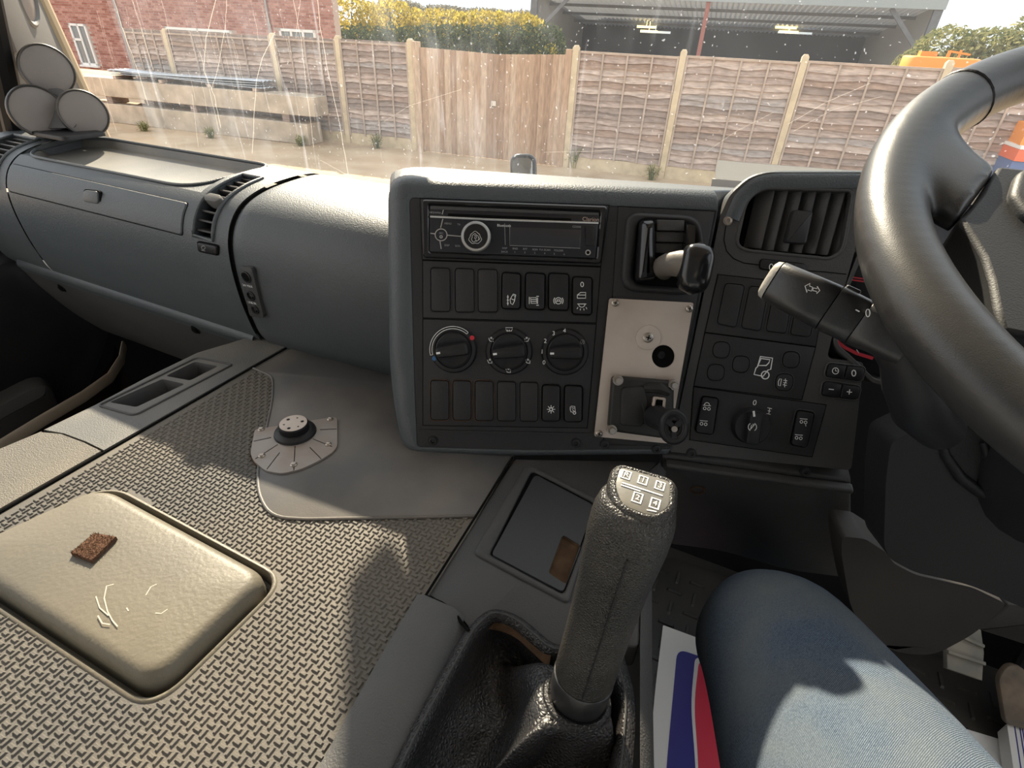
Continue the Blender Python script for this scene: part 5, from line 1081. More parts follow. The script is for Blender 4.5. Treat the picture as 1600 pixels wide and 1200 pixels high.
# side cheek left of the cover and the bellows-like boot below it
LB = tilted(dep(1430, 960, .62), -12, 8)
bt = rpx([(1316, 838), (1352, 842), (1386, 864), (1396, 880), (1430, 898), (1520, 918), (1574, 944), (1524, 990), (1458, 1025), (1400, 1020), (1364, 1000), (1330, 955), (1320, 900), (1314, 860)], [8, 8, 8, 8, 10, 10, 12, 26, 24, 20, 24, 24, 20, 12], 5)
n = LB[1]; rg = ons(LB, bt); bro = mat('dusty_column_boot', (.036, .033, .031), .6, .2, 700, .25, dust=.4, dcol=(.10, .085, .07), dscale=5)
m = MB(); m.plate(rg, [], n, .05); o_ = ob('lower_boot', m, bro, CO, sm=60, bev=.010); o_.modifiers['bevel'].segments = 5
# panel at far right below the cover
RPn = tilted(dep(1590, 985, .72), -10, 10)
m = MB(); m.pad(ons(RPn, rpx([(1528, 985), (1575, 944), (1720, 960), (1720, 1040), (1600, 1008)], 4)), RPn[1], -.03, 0, .004); ob('knee_bolster', m, bro, CO)
# stalk
K_ = thing('indicator_stalk', 'black indicator stalk with white arrows and tip painted pale as if lit', 'stalk', dep(1300, 500, .4))
pA, pB, pC = dep(1212, 441, .405), dep(1310, 488, .385), dep(1400, 534, .365)
ax_ = (pB - pA).normalized(); to = (-(pA + pB).normalized()); to = (to - ax_ * to.dot(ax_)).normalized(); sd = ax_.cross(to)
def sring(t_, ws, wt): 
    c_ = pA + ax_ * t_ * (pB - pA).length; return [c_ + sd * (ws * math.copysign(abs(math.cos(a)) ** .55, math.cos(a))) + to * (wt * math.copysign(abs(math.sin(a)) ** .55, math.sin(a))) for a in [2 * math.pi * j / 28 for j in range(28)]]
stk = mat('satin_stalk_plastic', (.020, .020, .021), .35, .1, 900, .5, dust=.15, dcol=(.1, .09, .08), dscale=20)
m = MB(); m.loft([sring(t_, a, b) for t_, a, b in ((-.02, .0145, .0125), (.0, .0155, .0135), (.5, .0165, .0145), (.86, .0170, .015), (.87, .0165, .0145))]); st = ob('stalk_body', m, stk, K_, sm=60)
m = MB(); m.loft([sring(t_, a, b) for t_, a, b in ((-.15, .008, .006), (-.135, .0115, .0095), (-.10, .014, .012), (-.03, .015, .013))]); ob('stalk_tip', m, mat('lit_pale_tip', (.36, .34, .30), .5, .3, 300, .4, dust=.6, dcol=(.15, .14, .12), dscale=60), K_, sm=60)['label'] = 'push button tip painted pale as if lit'  # pale colour stands for light falling on the end cap
m = MB(); m.loft([sring(t_, a, b) for t_, a, b in ((.88, .0165, .0145), (.885, .0172, .0152), (1.30, .0165, .015), (1.31, .016, .0145))]); ob('twist_collar', m, stk, K_, sm=60)
m = MB(); m.loft([sring(t_, a, b) for t_, a, b in ((1.315, .016, .0145), (1.33, .0168, .015), (1.62, .0155, .015), (2.0, .0150, .015))]); ob('stalk_base', m, stk, K_, sm=60)
m = MB(); cc_ = pA + ax_ * .97 * (pB - pA).length + sd * -.0155; m.pad([cc_ + ax_ * x + to * y for x, y in rpx([(-.004, -.007), (.006, -.005), (.006, .006), (-.004, .006)], .002)], -sd, -.002, .0035, .001); ob('thumb_tab', m, stk, K_)
SPl = (pA + to * .0147 + ax_ * .04, to)
sym(st, SPl, [['c', (1258, 447), (1266, 443), (1265, 447), (1270, 449), (1268, 455), (1262, 453), (1261, 457)], ['c', (1271, 450), (1277, 451), (1277, 447.5), (1281, 454), (1276, 459), (1276, 455.5), (1270, 454)]], 1.1, white_ink, h=.0008)
sym(st, (pB + to * .0155, to), [[(1337, 484), (1343, 487)]], 1.6, white_ink, h=.0008)
sym(K_, (pB + to * .0153, to), [['c'] + circ(1356, 489, 3.2, 12, 6)], 1.3, white_ink, h=.0008)
# neck joining the stalk to the column
nk = [dep(1396, 530, .368), dep(1418, 560, .37), dep(1428, 600, .375), dep(1440, 640, .385), dep(1470, 672, .40)]
m = MB(); m.tube(nk, [.015, .017, .019, .019, .016], 20, up=UP); ob('stalk_neck', m, black, K_, sm=80)
m = MB(); m.pad([dep(x, y, .392) for x, y in rpx([(1462, 612), (1491, 644), (1474, 660), (1466, 656)], 2)], -FW, -.01, .004, .001); ob('neck_tab', m, mat('sunlit_tab_plastic', (.40, .34, .25), .6, .3, 300), K_)  # pale tan puts the sunlight on this wedge into its colour
m = MB(); m.tube([dep(1434, 575, .372), dep(1432, 592, .37), dep(1446, 596, .372)], .004, 8); ob('switch_lug', m, black, K_)
# ================================================================== engine tunnel
mt_ = tk(-.4, .3, HM)
ET = thing('engine_tunnel_cover', 'ribbed rubber engine tunnel cover with smooth front sheet, half in sunlight', 'engine cover', tk(-.4, .28, HM - .03))
# outline of the rubber in lorry coordinates
AL = lambda b: -.612 - .0 * b
def PT(x, y): p = on(MP, x, y); return (p.dot(RT), p.dot(FT))
hatch_o = [( -.585, .062), (-.553, .200), (-.303, .207), (-.300, .066)]
hatch_o = rpx([PT(-110, 885), PT(172, 755), PT(452, 905), PT(237, 1118)], [.03, .035, .028, .028], 8)
hatch_in = rpx([PT(-100, 880), PT(172, 766), PT(440, 906), PT(236, 1104)], [.03, .033, .025, .025], 8)
edge = [(-.612, -.25), (-.612, .56), (-.30, .56), (-.195, .455), (-.178, .235), (-.160, -.25)]
m = MB(); m.plate([tk(a, b, HM) for a, b in edge], [[tk(a, b, HM) for a, b in hatch_o]], ZZ, .012); ob('rubber_base', m, rubber_mat, ET)
front = [PT(*p) for p in rpx([(396, 577), (427, 590), (427, 625), (403, 735), (404, 775), (425, 810), (480, 813), (742, 808)], [0, 10, 20, 20, 30, 30, 10, 0], 5)]
smooth = front + [(-.190, .36), (-.197, .455), (-.30, .552), (-.605, .552), (-.606, PT(396, 577)[1])]
m = MB(); rg = [tk(a, b, HM) for a, b in smooth]; m.pad(rg, ZZ, -.001, .0022, .0008); ob('smooth_sheet', m, rubber_smooth, ET)
m = MB(); m.tube([tk(a, b, HM + .0015) for a, b in front], .0018, 8); ob('sheet_edge', m, rubber_smooth, ET)
def inside(p, poly):
    c_ = False
    for i in range(len(poly)):
        (x1, y1), (x2, y2) = poly[i - 1], poly[i]
        if (y1 > p[1]) != (y2 > p[1]) and p[0] < (x2 - x1) * (p[1] - y1) / (y2 - y1) + x1: c_ = not c_
    return c_
hbig = [(hx, hy) for hx, hy in hatch_o]; hc = (sum(p[0] for p in hbig) / len(hbig), sum(p[1] for p in hbig) / len(hbig)); hbig = [(hc[0] + (x - hc[0]) * 1.012, hc[1] + (y - hc[1]) * 1.02) for x, y in hbig]
zone = [(-.604, -.10), (-.604, .54), (-.40, .54), (-.199, .37), (-.184, .235), (-.168, -.10)]
m = MB(); pt = .0064; hh = .0014
for i in range(-20, 110):
    for j in range(-20, 110):
        a, b = -.62 + i * pt, -.12 + j * pt
        if not inside((a, b), zone) or inside((a, b), hbig) or inside((a, b), smooth): continue
        if PT and (b < .04 and a > -.2 and False): continue
        lx, ly = (.0034, .0016) if (i + j) % 2 == 0 else (.0015, .0034)
        B_ = [tk(a + sx_ * lx, b + sy_ * ly, HM) for sx_, sy_ in ((-1, -1), (1, -1), (1, 1), (-1, 1))]; T_ = [tk(a + sx_ * (lx - .0010), b + sy_ * (ly - .0008), HM + hh) for sx_, sy_ in ((-1, -1), (1, -1), (1, 1), (-1, 1))]
        m.loft([B_, T_], False)
ob('tread_bars', m, rubber_mat, ET, kind='stuff', recalc=False, noshade=True)
# hatch: moat and raised pillow
hr = [tk(a, b, HM) for a, b in hatch_o]; hi_ = [tk(a, b, HM) for a, b in hatch_in]
HT = thing('inspection_hatch', 'raised dusty rounded hatch in the engine cover, lit by sun', 'hatch', tk(hc[0], hc[1], HM - .012))
hq4 = [tk(*PT(*p), HM) for p in ((-110, 885), (172, 755), (452, 905), (237, 1118))]
def hring(ins, dz):
    q4 = inset(hq4, ZZ, ins); q2 = [(p.dot(RT), p.dot(FT)) for p in q4]; k_ = max(.35, 1 - ins / .05)
    return [tk(a, b, HM + dz) for a, b in rpx(q2, [.03 * k_, .035 * k_, .028 * k_, .028 * k_], 8)]
m = MB(); m.loft([hring(0, 0), hring(.0012, .0014), hring(.003, .0014), hring(.0042, -.001), hring(.0055, -.014), hring(.02, -.016)], False, True); ob('hatch_rim', m, hatch_m, HT, sm=60)
m = MB(); m.loft([hring(.0085, -.016)] + [hring(.0095 + .012 * (1 - math.cos(a)), .000 + .0135 * math.sin(a)) for a in [math.pi / 2 * k / 7 for k in range(8)]] + [hring(.036, .0150), hring(.055, .0155)]); lid = ob('hatch_lid', m, hatch_m, HT, sm=70)
HLp = (tk(0, 0, HM + .0153), ZZ)
VC = thing('hook_tape_patch', 'small brown hook tape patch stuck on the sunlit hatch', 'tape', on(HLp, 148, 862))
m = MB(); m.pad(ons(HLp, [(113, 868), (150, 837), (184, 843), (146, 881)]), ZZ, -.0005, .0045, .0008); ob('tape', m, velcro, VC)
m = MB(); r = random.Random(4)
qd = [on(HLp, *p) for p in ((113, 868), (150, 837), (184, 843), (146, 881))]
for _ in range(900):
    u, v = r.random(), r.random(); p = qd[0].lerp(qd[1], u).lerp(qd[3].lerp(qd[2], u), v) + ZZ * .004; d = Vector((r.gauss(0, 1), r.gauss(0, 1), 1.2)).normalized() * r.uniform(.001, .003); w = d.orthogonal().normalized() * .00022
    m.add([p - w, p + w, p + d], [[0, 1, 2]])
ob('fuzz', m, velcro, VC, kind='stuff', recalc=False, noshade=True)
scr_m = mat('pale_scratch', (.5, .45, .36), .6)
m = MB()
for pts in ([(167, 915), (163, 935), (168, 955), (176, 970), (184, 979)], [(167, 916), (178, 913)], [(150, 932), (156, 950), (170, 962)], [(153, 962), (160, 974), (172, 976)], [(228, 930), (236, 917), (245, 913)], [(243, 958), (252, 959), (262, 952)], [(198, 950), (201, 955)]):
    m.stroke(ons(HLp, pts), .0009, ZZ, .0003)
ob('scratches', m, scr_m, lid, kind='stuff', recalc=False)
# fan shaped bracket
FB = thing('fan_bracket', 'worn fan shaped metal mount with round hub on the engine cover', 'bracket', on(MP, 460, 690))
MB5 = flat(HM + .0045)
fan = rpx([(398, 671), (523, 651), (527, 655), (527, 698), (519, 707), (500, 719), (470, 733), (440, 740), (414, 735), (396, 720), (391, 708)], [4, 5, 2, 6, 4, 8, 8, 8, 6, 6, 6], 3)
slots = []
def slot(p, q, w=1.6):
    dx, dy = q[0] - p[0], q[1] - p[1]; L_ = math.hypot(dx, dy); nx, ny = -dy / L_ * w / 2, dx / L_ * w / 2
    return [(p[0] + nx, p[1] + ny * .8), (q[0] + nx, q[1] + ny * .8), (q[0] - nx, q[1] - ny * .8), (p[0] - nx, p[1] - ny * .8)]
for p, q in (((396, 689.5), (424, 683.5)), ((500, 671.3), (526, 670.2)), ((399, 717), (434, 694.5)), ((417, 733), (437, 707)), ((459, 735), (461, 697)), ((484, 699), (502, 717)), ((488.5, 685.5), (519, 698))): slots.append(ons(MB5, slot(p, q)))
m = MB(); m.plate(ons(MB5, fan), slots, ZZ, .003); ob('fan_plate', m, rusty, FB)
rg = ons(MB5, fan); m = MB(); m.pad(inset(rg, ZZ, -.0012), ZZ, -.0035, -.0028); ob('rust_edge', m, brown_dirt, FB)
for x, y in ((408, 671), (516, 655), (409, 712), (459, 726), (513, 694)):
    c_ = on(MB5, x, y); m = MB(); m.lathe(c_, ZZ, [(.0040, -.001), (.0040, .0006), (.0027, .0016), (.0024, .0026), (.0002, .0030)], 14); bo = ob('bolt', m, zinc, FB)
c_ = on(MB5, 461.5, 676)
m = MB(); m.lathe(c_, ZZ, [(.025, -.0005), (.024, .003), (.020, .006), (.0175, .0065)], 36); ob('hub_base', m, black, FB)
m = MB(); m.lathe(c_, ZZ, [(.0175, .004), (.0175, .013), (.0160, .0145), (.0001, .0145)], 36); hb = ob('hub_post', m, deep, FB)
ct = c_ + ZZ * .0150; hol = []
for k_ in range(6):
    a = k_ * math.pi / 3 + .4; R_ = .0022 if k_ % 2 == 0 else .0013; q0_ = ct + Vector((math.cos(a), math.sin(a), 0)) * .0105; hol.append([q0_ + Vector((math.cos(t_), math.sin(t_), 0)) * R_ for t_ in [2 * math.pi * j / 10 for j in range(10)]])
m = MB(); m.plate([ct + Vector((math.cos(t_), math.sin(t_), 0)) * .0160 for t_ in [2 * math.pi * j / 32 for j in range(32)]], hol, ZZ, .0016); ob('hub_disc', m, bare_metal, FB)
# ---- left tunnel trim with two storage bins
TL = thing('left_tunnel_trim', 'grey plastic trim along the left of the engine cover with two open bins', 'trim', tk(-.68, .3, HM - .1))
cap = rpx([(154, 634), (308, 559), (364, 570), (210, 650)], [6, 8, 6, 10], 4)
bin1, bin2 = rpx([(171, 628.5), (254, 592), (289, 600), (213, 636)], 4, 3), rpx([(259, 587.5), (304, 565), (341, 572), (297, 594.5)], 4, 3)
TT = flat(HM + .003)
seam_l, seam_r = PT(78, 671), PT(166, 703)
def trim_piece(b0f, b1f, name, holes=()):
    pass
ol = [(-.745, .16), (-.742, .30), (-.735, .42), (-.72, .50), (-.70, .535)]
sb = [on(TT, *p) for p in ((72, 672), (100, 677), (135, 690), (168, 706))]
inner_x = -.6155
def pt_of(p): return (p.dot(RT), p.dot(FT))
sbt = [pt_of(p) for p in sb]; sbt[-1] = (inner_x, sbt[-1][1])
oline = [pt_of(on(TT, x, y)) for x, y in ((72, 672), (154, 632), (232, 590), (312, 551), (395, 526))]
frontpoly = [tk(a, b, TT[0].z) for a, b in oline] + [tk(-.66, .532, TT[0].z), tk(inner_x, .532, TT[0].z)] + [tk(a, b, TT[0].z) for a, b in sbt[::-1][:-1]]
m = MB(); m.plate(frontpoly, [ons(TT, bin1), ons(TT, bin2)], ZZ, .004); 
for i in range(len(oline) - 1):
    a, b = oline[i], oline[i + 1]; q = []
    for (x, y) in (a, b): q.append([tk(x, y, TT[0].z), tk(x - .006, y, TT[0].z - .002), tk(x - .012, y, TT[0].z - .010), tk(x - .016, y, TT[0].z - .03), tk(x - .02, y, TT[0].z - .45)])
    m.loft(q, False, False, closed=False)
ob('front_trim', m, grey_trim, TL, recalc=False, bev=0)
m = MB()
for bn in (bin1, bin2):
    rg = ons(TT, bn); m.loft([rg, [p - ZZ * .004 for p in inset(rg, ZZ, .0015)], [p - ZZ * .045 for p in inset(rg, ZZ, .006)]], False, True)
ob('storage_bins', m, dark_trim, TL, recalc=False)
cr_ = ons(TT, cap); m = MB(); m.tube([p + ZZ * .0004 for p in cr_], .0016, 8, closed=True); ob('bin_frame', m, dark_trim, TL)
rearline = [pt_of(on(TT, x, y)) for x, y in ((69, 674), (0, 703), (-90, 742), (-200, 790))]
gap = [(x, y - .003) for x, y in sbt]
rear = [tk(a, b - .003, TT[0].z + .001) for a, b in rearline[::1]] + [tk(inner_x, rearline[-1][1], TT[0].z + .001)] + [tk(a, b, TT[0].z + .001) for a, b in gap[::-1][:-1]]
m = MB(); m.plate(rear, [], ZZ, .006)
for i in range(len(rearline) - 1):
    q = []
    for (x, y) in (rearline[i], rearline[i + 1]): q.append([tk(x, y - .003, TT[0].z + .001), tk(x - .006, y, TT[0].z - .002), tk(x - .012, y, TT[0].z - .012), tk(x - .02, y, TT[0].z - .45)])
    m.loft(q, False, False, closed=False)
ob('rear_trim', m, mat('grained_trim_plastic', (.11, .10, .085), .6, 1.0, 700, .4, dust=.5, dcol=(.25, .21, .15), dscale=7), TL, recalc=False)
m = MB(); m.stroke([tk(a, b - .0015, TT[0].z - .003) for a, b in sbt], .006, ZZ, 0); ob('seam', m, void, TL, recalc=False)
m = MB(); m.tube([tk(inner_x + .0015, -.25, HM + .001), tk(inner_x + .0015, .53, HM + .001)], .0012, 8); ob('edge_gap', m, void, TL)
# footwell on the passenger side
PW = thing('passenger_footwell', 'dark brown footwell lining with dusty rim left of the engine cover', 'footwell', tk(-1.0, .4, FLOOR))
PP = flat(-.62)
rim_px = [(-60, 728), (0, 698), (70, 655), (130, 620), (172, 590), (190, 562), (194, 540)]
pts = ons(PP, rim_px); m = MB(); m.tube(pts, [(.012, .004)] * len(pts), 12); ob('dusty_rim', m, sill_m, PW, sm=70)
m = MB(); m.loft([[p + Vector((-.02, 0, 0)) for p in pts], [p + Vector((-.03, 0, -.38)) for p in pts]], False, False, closed=False); ob('lining', m, carpet, PW, recalc=False)
m = MB(); wl = ons(flat(-.80), [(105, 566), (155, 538), (185, 555), (180, 590), (110, 620)]); m.pad(wl, ZZ, 0, .02, .004); ob('step', m, carpet, PW)
m = MB()
for k_ in range(4):
    p = on(flat(-.70), 172 + k_ * 8, 622 - k_ * 3); m.bar(p, p + RT * .012 + FT * .09, .008, ZZ, .012)
ob('orange_ribs', m, gap_orange, PW)  # orange bars stand for the striped outside view through the door gap
m = MB(); m.bar(on(flat(-.70), 108, 566), on(flat(-.70), 157, 539), .006, ZZ, .006); ob('sunlit_slit', m, gap_orange, PW)  # orange bar painted in place of a sunlit slit
# ---- right tunnel trim with ashtray lid
TR = thing('right_tunnel_trim', 'charcoal plastic trim right of the engine cover holding the ashtray and gear gaiter', 'trim', tk(-.1, .3, HM - .1))
RTp = flat(HM + .004)
fr = rpx([(804, 716), (1035, 720), (1022, 762), (1003, 860), (1000, 1010), (930, 1004), (862, 1018), (808, 968), (766, 957), (733, 989), (710, 958), (666, 932)], [4, 6, 0, 30, 10, 30, 10, 30, 20, 4, 10, 4], 5)
m = MB(); rg = ons(RTp, fr); m.pad(rg, ZZ, -.03, 0, .003); ob('front_trim', m, dark_trim, TR, sm=50)
c1, c2 = ons(RTp, [(664, 934), (520, 1192)]); q = []
prf = [(-.008, 0, -.02), (-.008, 0, .0), (.0, 0, .004), (.030, 0, .006), (.045, 0, -.002), (.055, 0, -.03), (.058, 0, -.2)]
ed = [on(RTp, x, y) for x, y in ((664, 934), (600, 1045), (522, 1190), (400, 1400))]
for p in ed: q.append([p + RT * a + ZZ * c for a, b, c in prf])
m = MB(); m.loft(q, False, False, closed=False); m.add([p for p in q[0]], [list(range(len(prf)))]); ob('rear_trim', m, mat('worn_grey_trim', (.07, .07, .071), .5, .6, 650, .4, dust=.3, dcol=(.16, .14, .11), dscale=8), TR, recalc=False, sm=60)
m = MB(); m.tube([p + ZZ * .002 for p in ons(RTp, [(664, 933), (690, 944), (708, 956), (722, 976), (733, 988)])], .0014, 6); ob('seam', m, void, TR)
m = MB(); m.tube([p + ZZ * .0015 for p in ons(RTp, [(801, 716), (732, 826), (664, 934), (595, 1052), (515, 1200), (480, 1270)])], .0012, 6); ob('edge_gap', m, void, TR)
AT = thing('ashtray', 'hinged charcoal ashtray lid with grimy finger recess in the right trim', 'ashtray', on(RTp, 850, 840))
fo_ = ons(RTp, rpx([(823, 725), (938, 785), (888, 945), (739, 866)], [8, 10, 10, 8], 5)); fi_ = ons(RTp, rpx([(831, 737), (931, 789), (880, 931), (765, 869)], [8, 10, 8, 6], 5))
m = MB(); m.frame(fo_, fi_, ZZ, -.001, .003, .0012); ob('lid_frame', m, dark_trim, AT, sm=50)
m = MB(); m.pad(fi_, ZZ, -.001, .0006); ob('lid_gap', m, void, AT)
rec = rpx([(879, 835), (908, 853), (884.5, 913), (857, 895)], [6, 5, 5, 5], 4)
li_ = flat(HM + .004 + .0044); m = MB(); m.plate(ons(li_, rpx([(836, 741), (929, 790), (880, 925), (768, 866)], [8, 9, 8, 6], 5)), [ons(li_, rec)], ZZ, .003); ob('lid', m, mat('smooth_charcoal_lid', (.030, .031, .033), .45, .2, 700, .35), AT, bev=.0006)
rr_ = ons(li_, rec); m = MB(); m.loft([[p - ZZ * .001 for p in rr_], [p - ZZ * .0032 for p in inset(rr_, ZZ, .0008)]], False, True); ob('finger_recess', m, brown_dirt, AT, recalc=False)['label'] = 'finger recess full of brown grime'
arc = ons(flat(HM + .0035), rpx([(733, 989), (766, 957), (808, 968), (862, 1018)], [0, 14, 20, 0], 6)); inn = [p - FT * .010 + RT * .002 - ZZ * .007 for p in arc]
m = MB(); m.loft([[p + FT * .002 + ZZ * .0006 for p in arc], [p + ZZ * .0002 for p in arc], inn], False, False, closed=False); ob('worn_edge', m, brown_dirt, TR, recalc=False)['label'] = 'brown worn edge of the gaiter opening'
# ---- wall of the tunnel towards the driver
m = MB(); wl = [on(RTp, x, y) for x, y in ((1028, 722), (1003, 860), (1000, 1010), (1000, 1200), (1000, 1500))]
m.loft([[p for p in wl], [p + RT * .012 - ZZ * .01 for p in wl], [p + RT * .02 - ZZ * .6 for p in wl]], False, False, closed=False); ob('side_wall', m, MT['worn_grey_trim'], TR, recalc=False, sm=60)
# ---- gear lever
gb = dep(905, 1078, .405); gt = dep(992, 800, .335)
GLv = thing('gear_lever', 'tall black leather gear lever with shift pattern cap and leather gaiter', 'gear lever', Vector((gb.x, gb.y, HM - .02)))
gax = (gt - gb).normalized(); gl_ = (gt - gb).length
toc = (-(gt)).normalized(); gw = gax.cross(toc).normalized(); gv = gw.cross(gax)
def gring(t_, ra, rb=None, n=32, tilt=0, pw=1.0):
    rb = rb or ra; c_ = gb + gax * (gl_ * t_); return [c_ + gw * (ra * math.copysign(abs(math.cos(a)) ** pw, math.cos(a))) + (gv + gax * tilt).normalized() * (rb * math.copysign(abs(math.sin(a)) ** pw, math.sin(a))) for a in [2 * math.pi * j / n for j in range(n)]]
m = MB(); m.loft([gring(*p) for p in ((.10, .0215, .021), (.12, .0222, .0215), (.3, .0222, .0215), (.5, .0225, .022), (.65, .0235, .0225), (.78, .0250, .0240), (.88, .0262, .0250), (.95, .0262, .0250), (1.00, .0255, .0245), (1.04, .0238, .0228), (1.06, .021, .020))]); ob('grip', m, grip_l, GLv, sm=80)
m = MB(); m.tube([gb + gax * gl_ * t_ + gv * rb_ + gw * .004 for t_, rb_ in ((.12, .0214), (.4, .0216), (.65, .0224), (.8, .0240), (.9, .0250))], .0006, 6); ob('seam', m, black, GLv)
m = MB(); m.loft([gring(*p) for p in ((-.06, .0205, .0195), (.0, .0222, .0212), (.095, .0226, .0218), (.10, .0220, .0214))]); ob('collar', m, MT['satin_stalk_plastic'], GLv, sm=60)
# cap with the pattern: plane tilted to the driver
cn = (gax * .95 + gv * .30 + gw * -.03).normalized(); cc0 = gb + gax * (gl_ * 1.10) + gv * .002; CPl = (cc0, cn)
cu_ = gw; cu_ = (cu_ - cn * cu_.dot(cn)).normalized(); cv_ = cn.cross(cu_); 
if cv_.dot(UP) < 0: cv_ = -cv_
sgx = 1 if cu_.dot(RX) > 0 else -1; cu_ = cu_ * sgx
def cp2(x, y, h_=0): return cc0 + cu_ * x + cv_ * y + cn * h_
rg = [cp2(x, y) for x, y in rpx([(-.0185, .0155), (.0165, .0165), (.0195, -.006), (.010, -.0175), (-.009, -.0165), (-.0175, -.003)], .006, 5)]
m = MB(); m.loft([[p - cn * .011 for p in inset(rg, cn, -.0035)], [p - cn * .004 for p in inset(rg, cn, -.0035)], [p - cn * .001 for p in inset(rg, cn, -.0018)], [p + cn * .0008 for p in rg], [p + cn * .0008 for p in inset(rg, cn, .0012)], [p for p in inset(rg, cn, .0022)]]); ob('cap_rim', m, grip_l, GLv, sm=60)
m = MB(); m.pad(inset(rg, cn, .0018), cn, -.001, .0006, .0003); cap_o = ob('shift_pattern_cap', m, mat('worn_grey_cap', (.16, .155, .14), .3, .1, 300, .5, dust=.4, dcol=(.3, .27, .2), dscale=60), GLv)
m = MB()
for x0, y0, x1, y1 in ((-.0125, .0015, .0125, .0015), (-.0125, -.0005, -.0005, -.0005)): m.bar(cp2(x0, y0, .0008), cp2(x1, y1, .0008), .0009, cn, .0004)
for x, y, w_, h_ in ((-.0115, .0085, .006, .007), (-.001, .0085, .006, .007), (.0095, .0085, .006, .007), (-.001, -.006, .006, .008), (.0095, -.006, .006, .008)):
    q_ = [cp2(x - w_ / 2, y - h_ / 2), cp2(x + w_ / 2, y - h_ / 2), cp2(x + w_ / 2, y + h_ / 2), cp2(x - w_ / 2, y + h_ / 2)]; m.frame(q_, inset(q_, cn, .0009), cn, .0005, .001, .0001)
m.bar(cp2(.006, -.0125, .0008), cp2(.0115, -.0115, .0008), .0007, cn, .0004)
ob('pattern_lines', m, white_ink, cap_o, recalc=False)
for s_, x, y in (('R', -.0115, .0085), ('1', -.001, .0085), ('3', .0095, .0085), ('2', -.001, -.006), ('4', .0095, -.006)):
    cu = bpy.data.curves.new('lettering', 'FONT'); cu.body = s_; cu.size = .0055; cu.align_x = 'CENTER'; cu.align_y = 'CENTER'
    Mx = Matrix((cu_, cv_, cn)).transposed().to_4x4(); Mx.translation = cp2(x, y, .0012) - WL[GLv.name]; meshify(cu, Mx, cap_o, white_ink, 'lettering')
# gaiter: folds of leather from the collar to a square frame
GP = flat(HM - .004)
open_px = rpx([(734, 990), (766, 960), (806, 970), (864, 1020), (960, 1010), (985, 1100), (970, 1300), (560, 1330), (640, 1160)], [16, 16, 20, 10, 20, 30, 40, 40, 30], 6)
og_ = ons(GP, open_px); Ng = 96
def resamp(ring, n, start):
    L_ = [0]; 
    for i in range(len(ring)): L_.append(L_[-1] + (ring[(i + 1) % len(ring)] - ring[i]).length)
    out = []
    for k_ in range(n):
        q_ = (start + k_ / n) % 1 * L_[-1]; i = 0
        while L_[i + 1] < q_: i += 1
        out.append(ring[i].lerp(ring[(i + 1) % len(ring)], (q_ - L_[i]) / max(1e-9, L_[i + 1] - L_[i])))
    return out
g1_ = resamp(og_, Ng, 0); cgx = sum(g1_, Vector()) / Ng
def angs(c_, p): d = p - c_; return math.atan2(d.dot(RT), d.dot(FT))
cb = gb - gax * gl_ * .05
top = []
for p in g1_:
    d = p - cgx; d.z = 0; d.normalize(); top.append(cb + (d - gax * d.dot(gax)).normalized() * .0235)
rows = []
rows.append([p + ZZ * .006 for p in inset(g1_, ZZ, -.004)]); rows.append([p + ZZ * .012 for p in inset(g1_, ZZ, .002)]); rows.append([p + ZZ * .009 for p in inset(g1_, ZZ, .009)])
fl_ = [(.012, -.02), (.35, -.045), (.55, -.050), (.70, -.035), (.82, -.005), (.92, .012), (1.0, .0)]
for f_, dz in fl_:
    row = []
    for i, (p, t_) in enumerate(zip(inset(g1_, ZZ, .010), top)):
        ph = 2 * math.pi * i / Ng; e_ = math.sin(math.pi * min(1, f_)) 
        base = p.lerp(t_, f_); zc = p.z + (t_.z - p.z) * f_ ** 2.2
        fold = (.010 * math.sin(ph * 4 + .6 + f_ * 2.2) + .005 * math.sin(ph * 7 + 1.7)) * e_
        d = (p - cgx); d.z = 0; d.normalize()
        row.append(Vector((base.x, base.y, zc + dz * (1 - f_ ** 3) * .9)) + d * fold + ZZ * abs(fold) * .5)
    rows.append(row)
m = MB(); m.loft(rows, False, False); ob('leather_gaiter', m, leather, GLv, sm=80, sub=2, recalc=False)
m = MB(); m.tube([p + ZZ * .0122 for p in inset(g1_, ZZ, .0045)], .0008, 6, closed=True); ob('stitching', m, mat('grey_thread', (.05, .05, .05), .8), GLv)
m = MB(); m.tube([gb - gax * gl_ * .055 + (gw * math.cos(a) + gv * math.sin(a)) * .0232 for a in [2 * math.pi * j / 30 for j in range(30)]], .0035, 8, closed=True); ob('gaiter_collar', m, leather, GLv)
for sgx_ in (1,):
    a_, b_ = gb - gax * gl_ * .06 + gv * .022 - gw * .004 * 0, None
    pts = [gb - gax * gl_ * t_ + gv * o2 + gw * w2_ for t_, o2, w2_ in ((.05, .0240, -.012), (.12, .028, -.014), (.24, .031, -.016), (.40, .031, -.018))]
    m = MB(); m.tube(pts, [.0015, .003, .003, .002], 8); ob('seam_fold', m, leather, GLv)
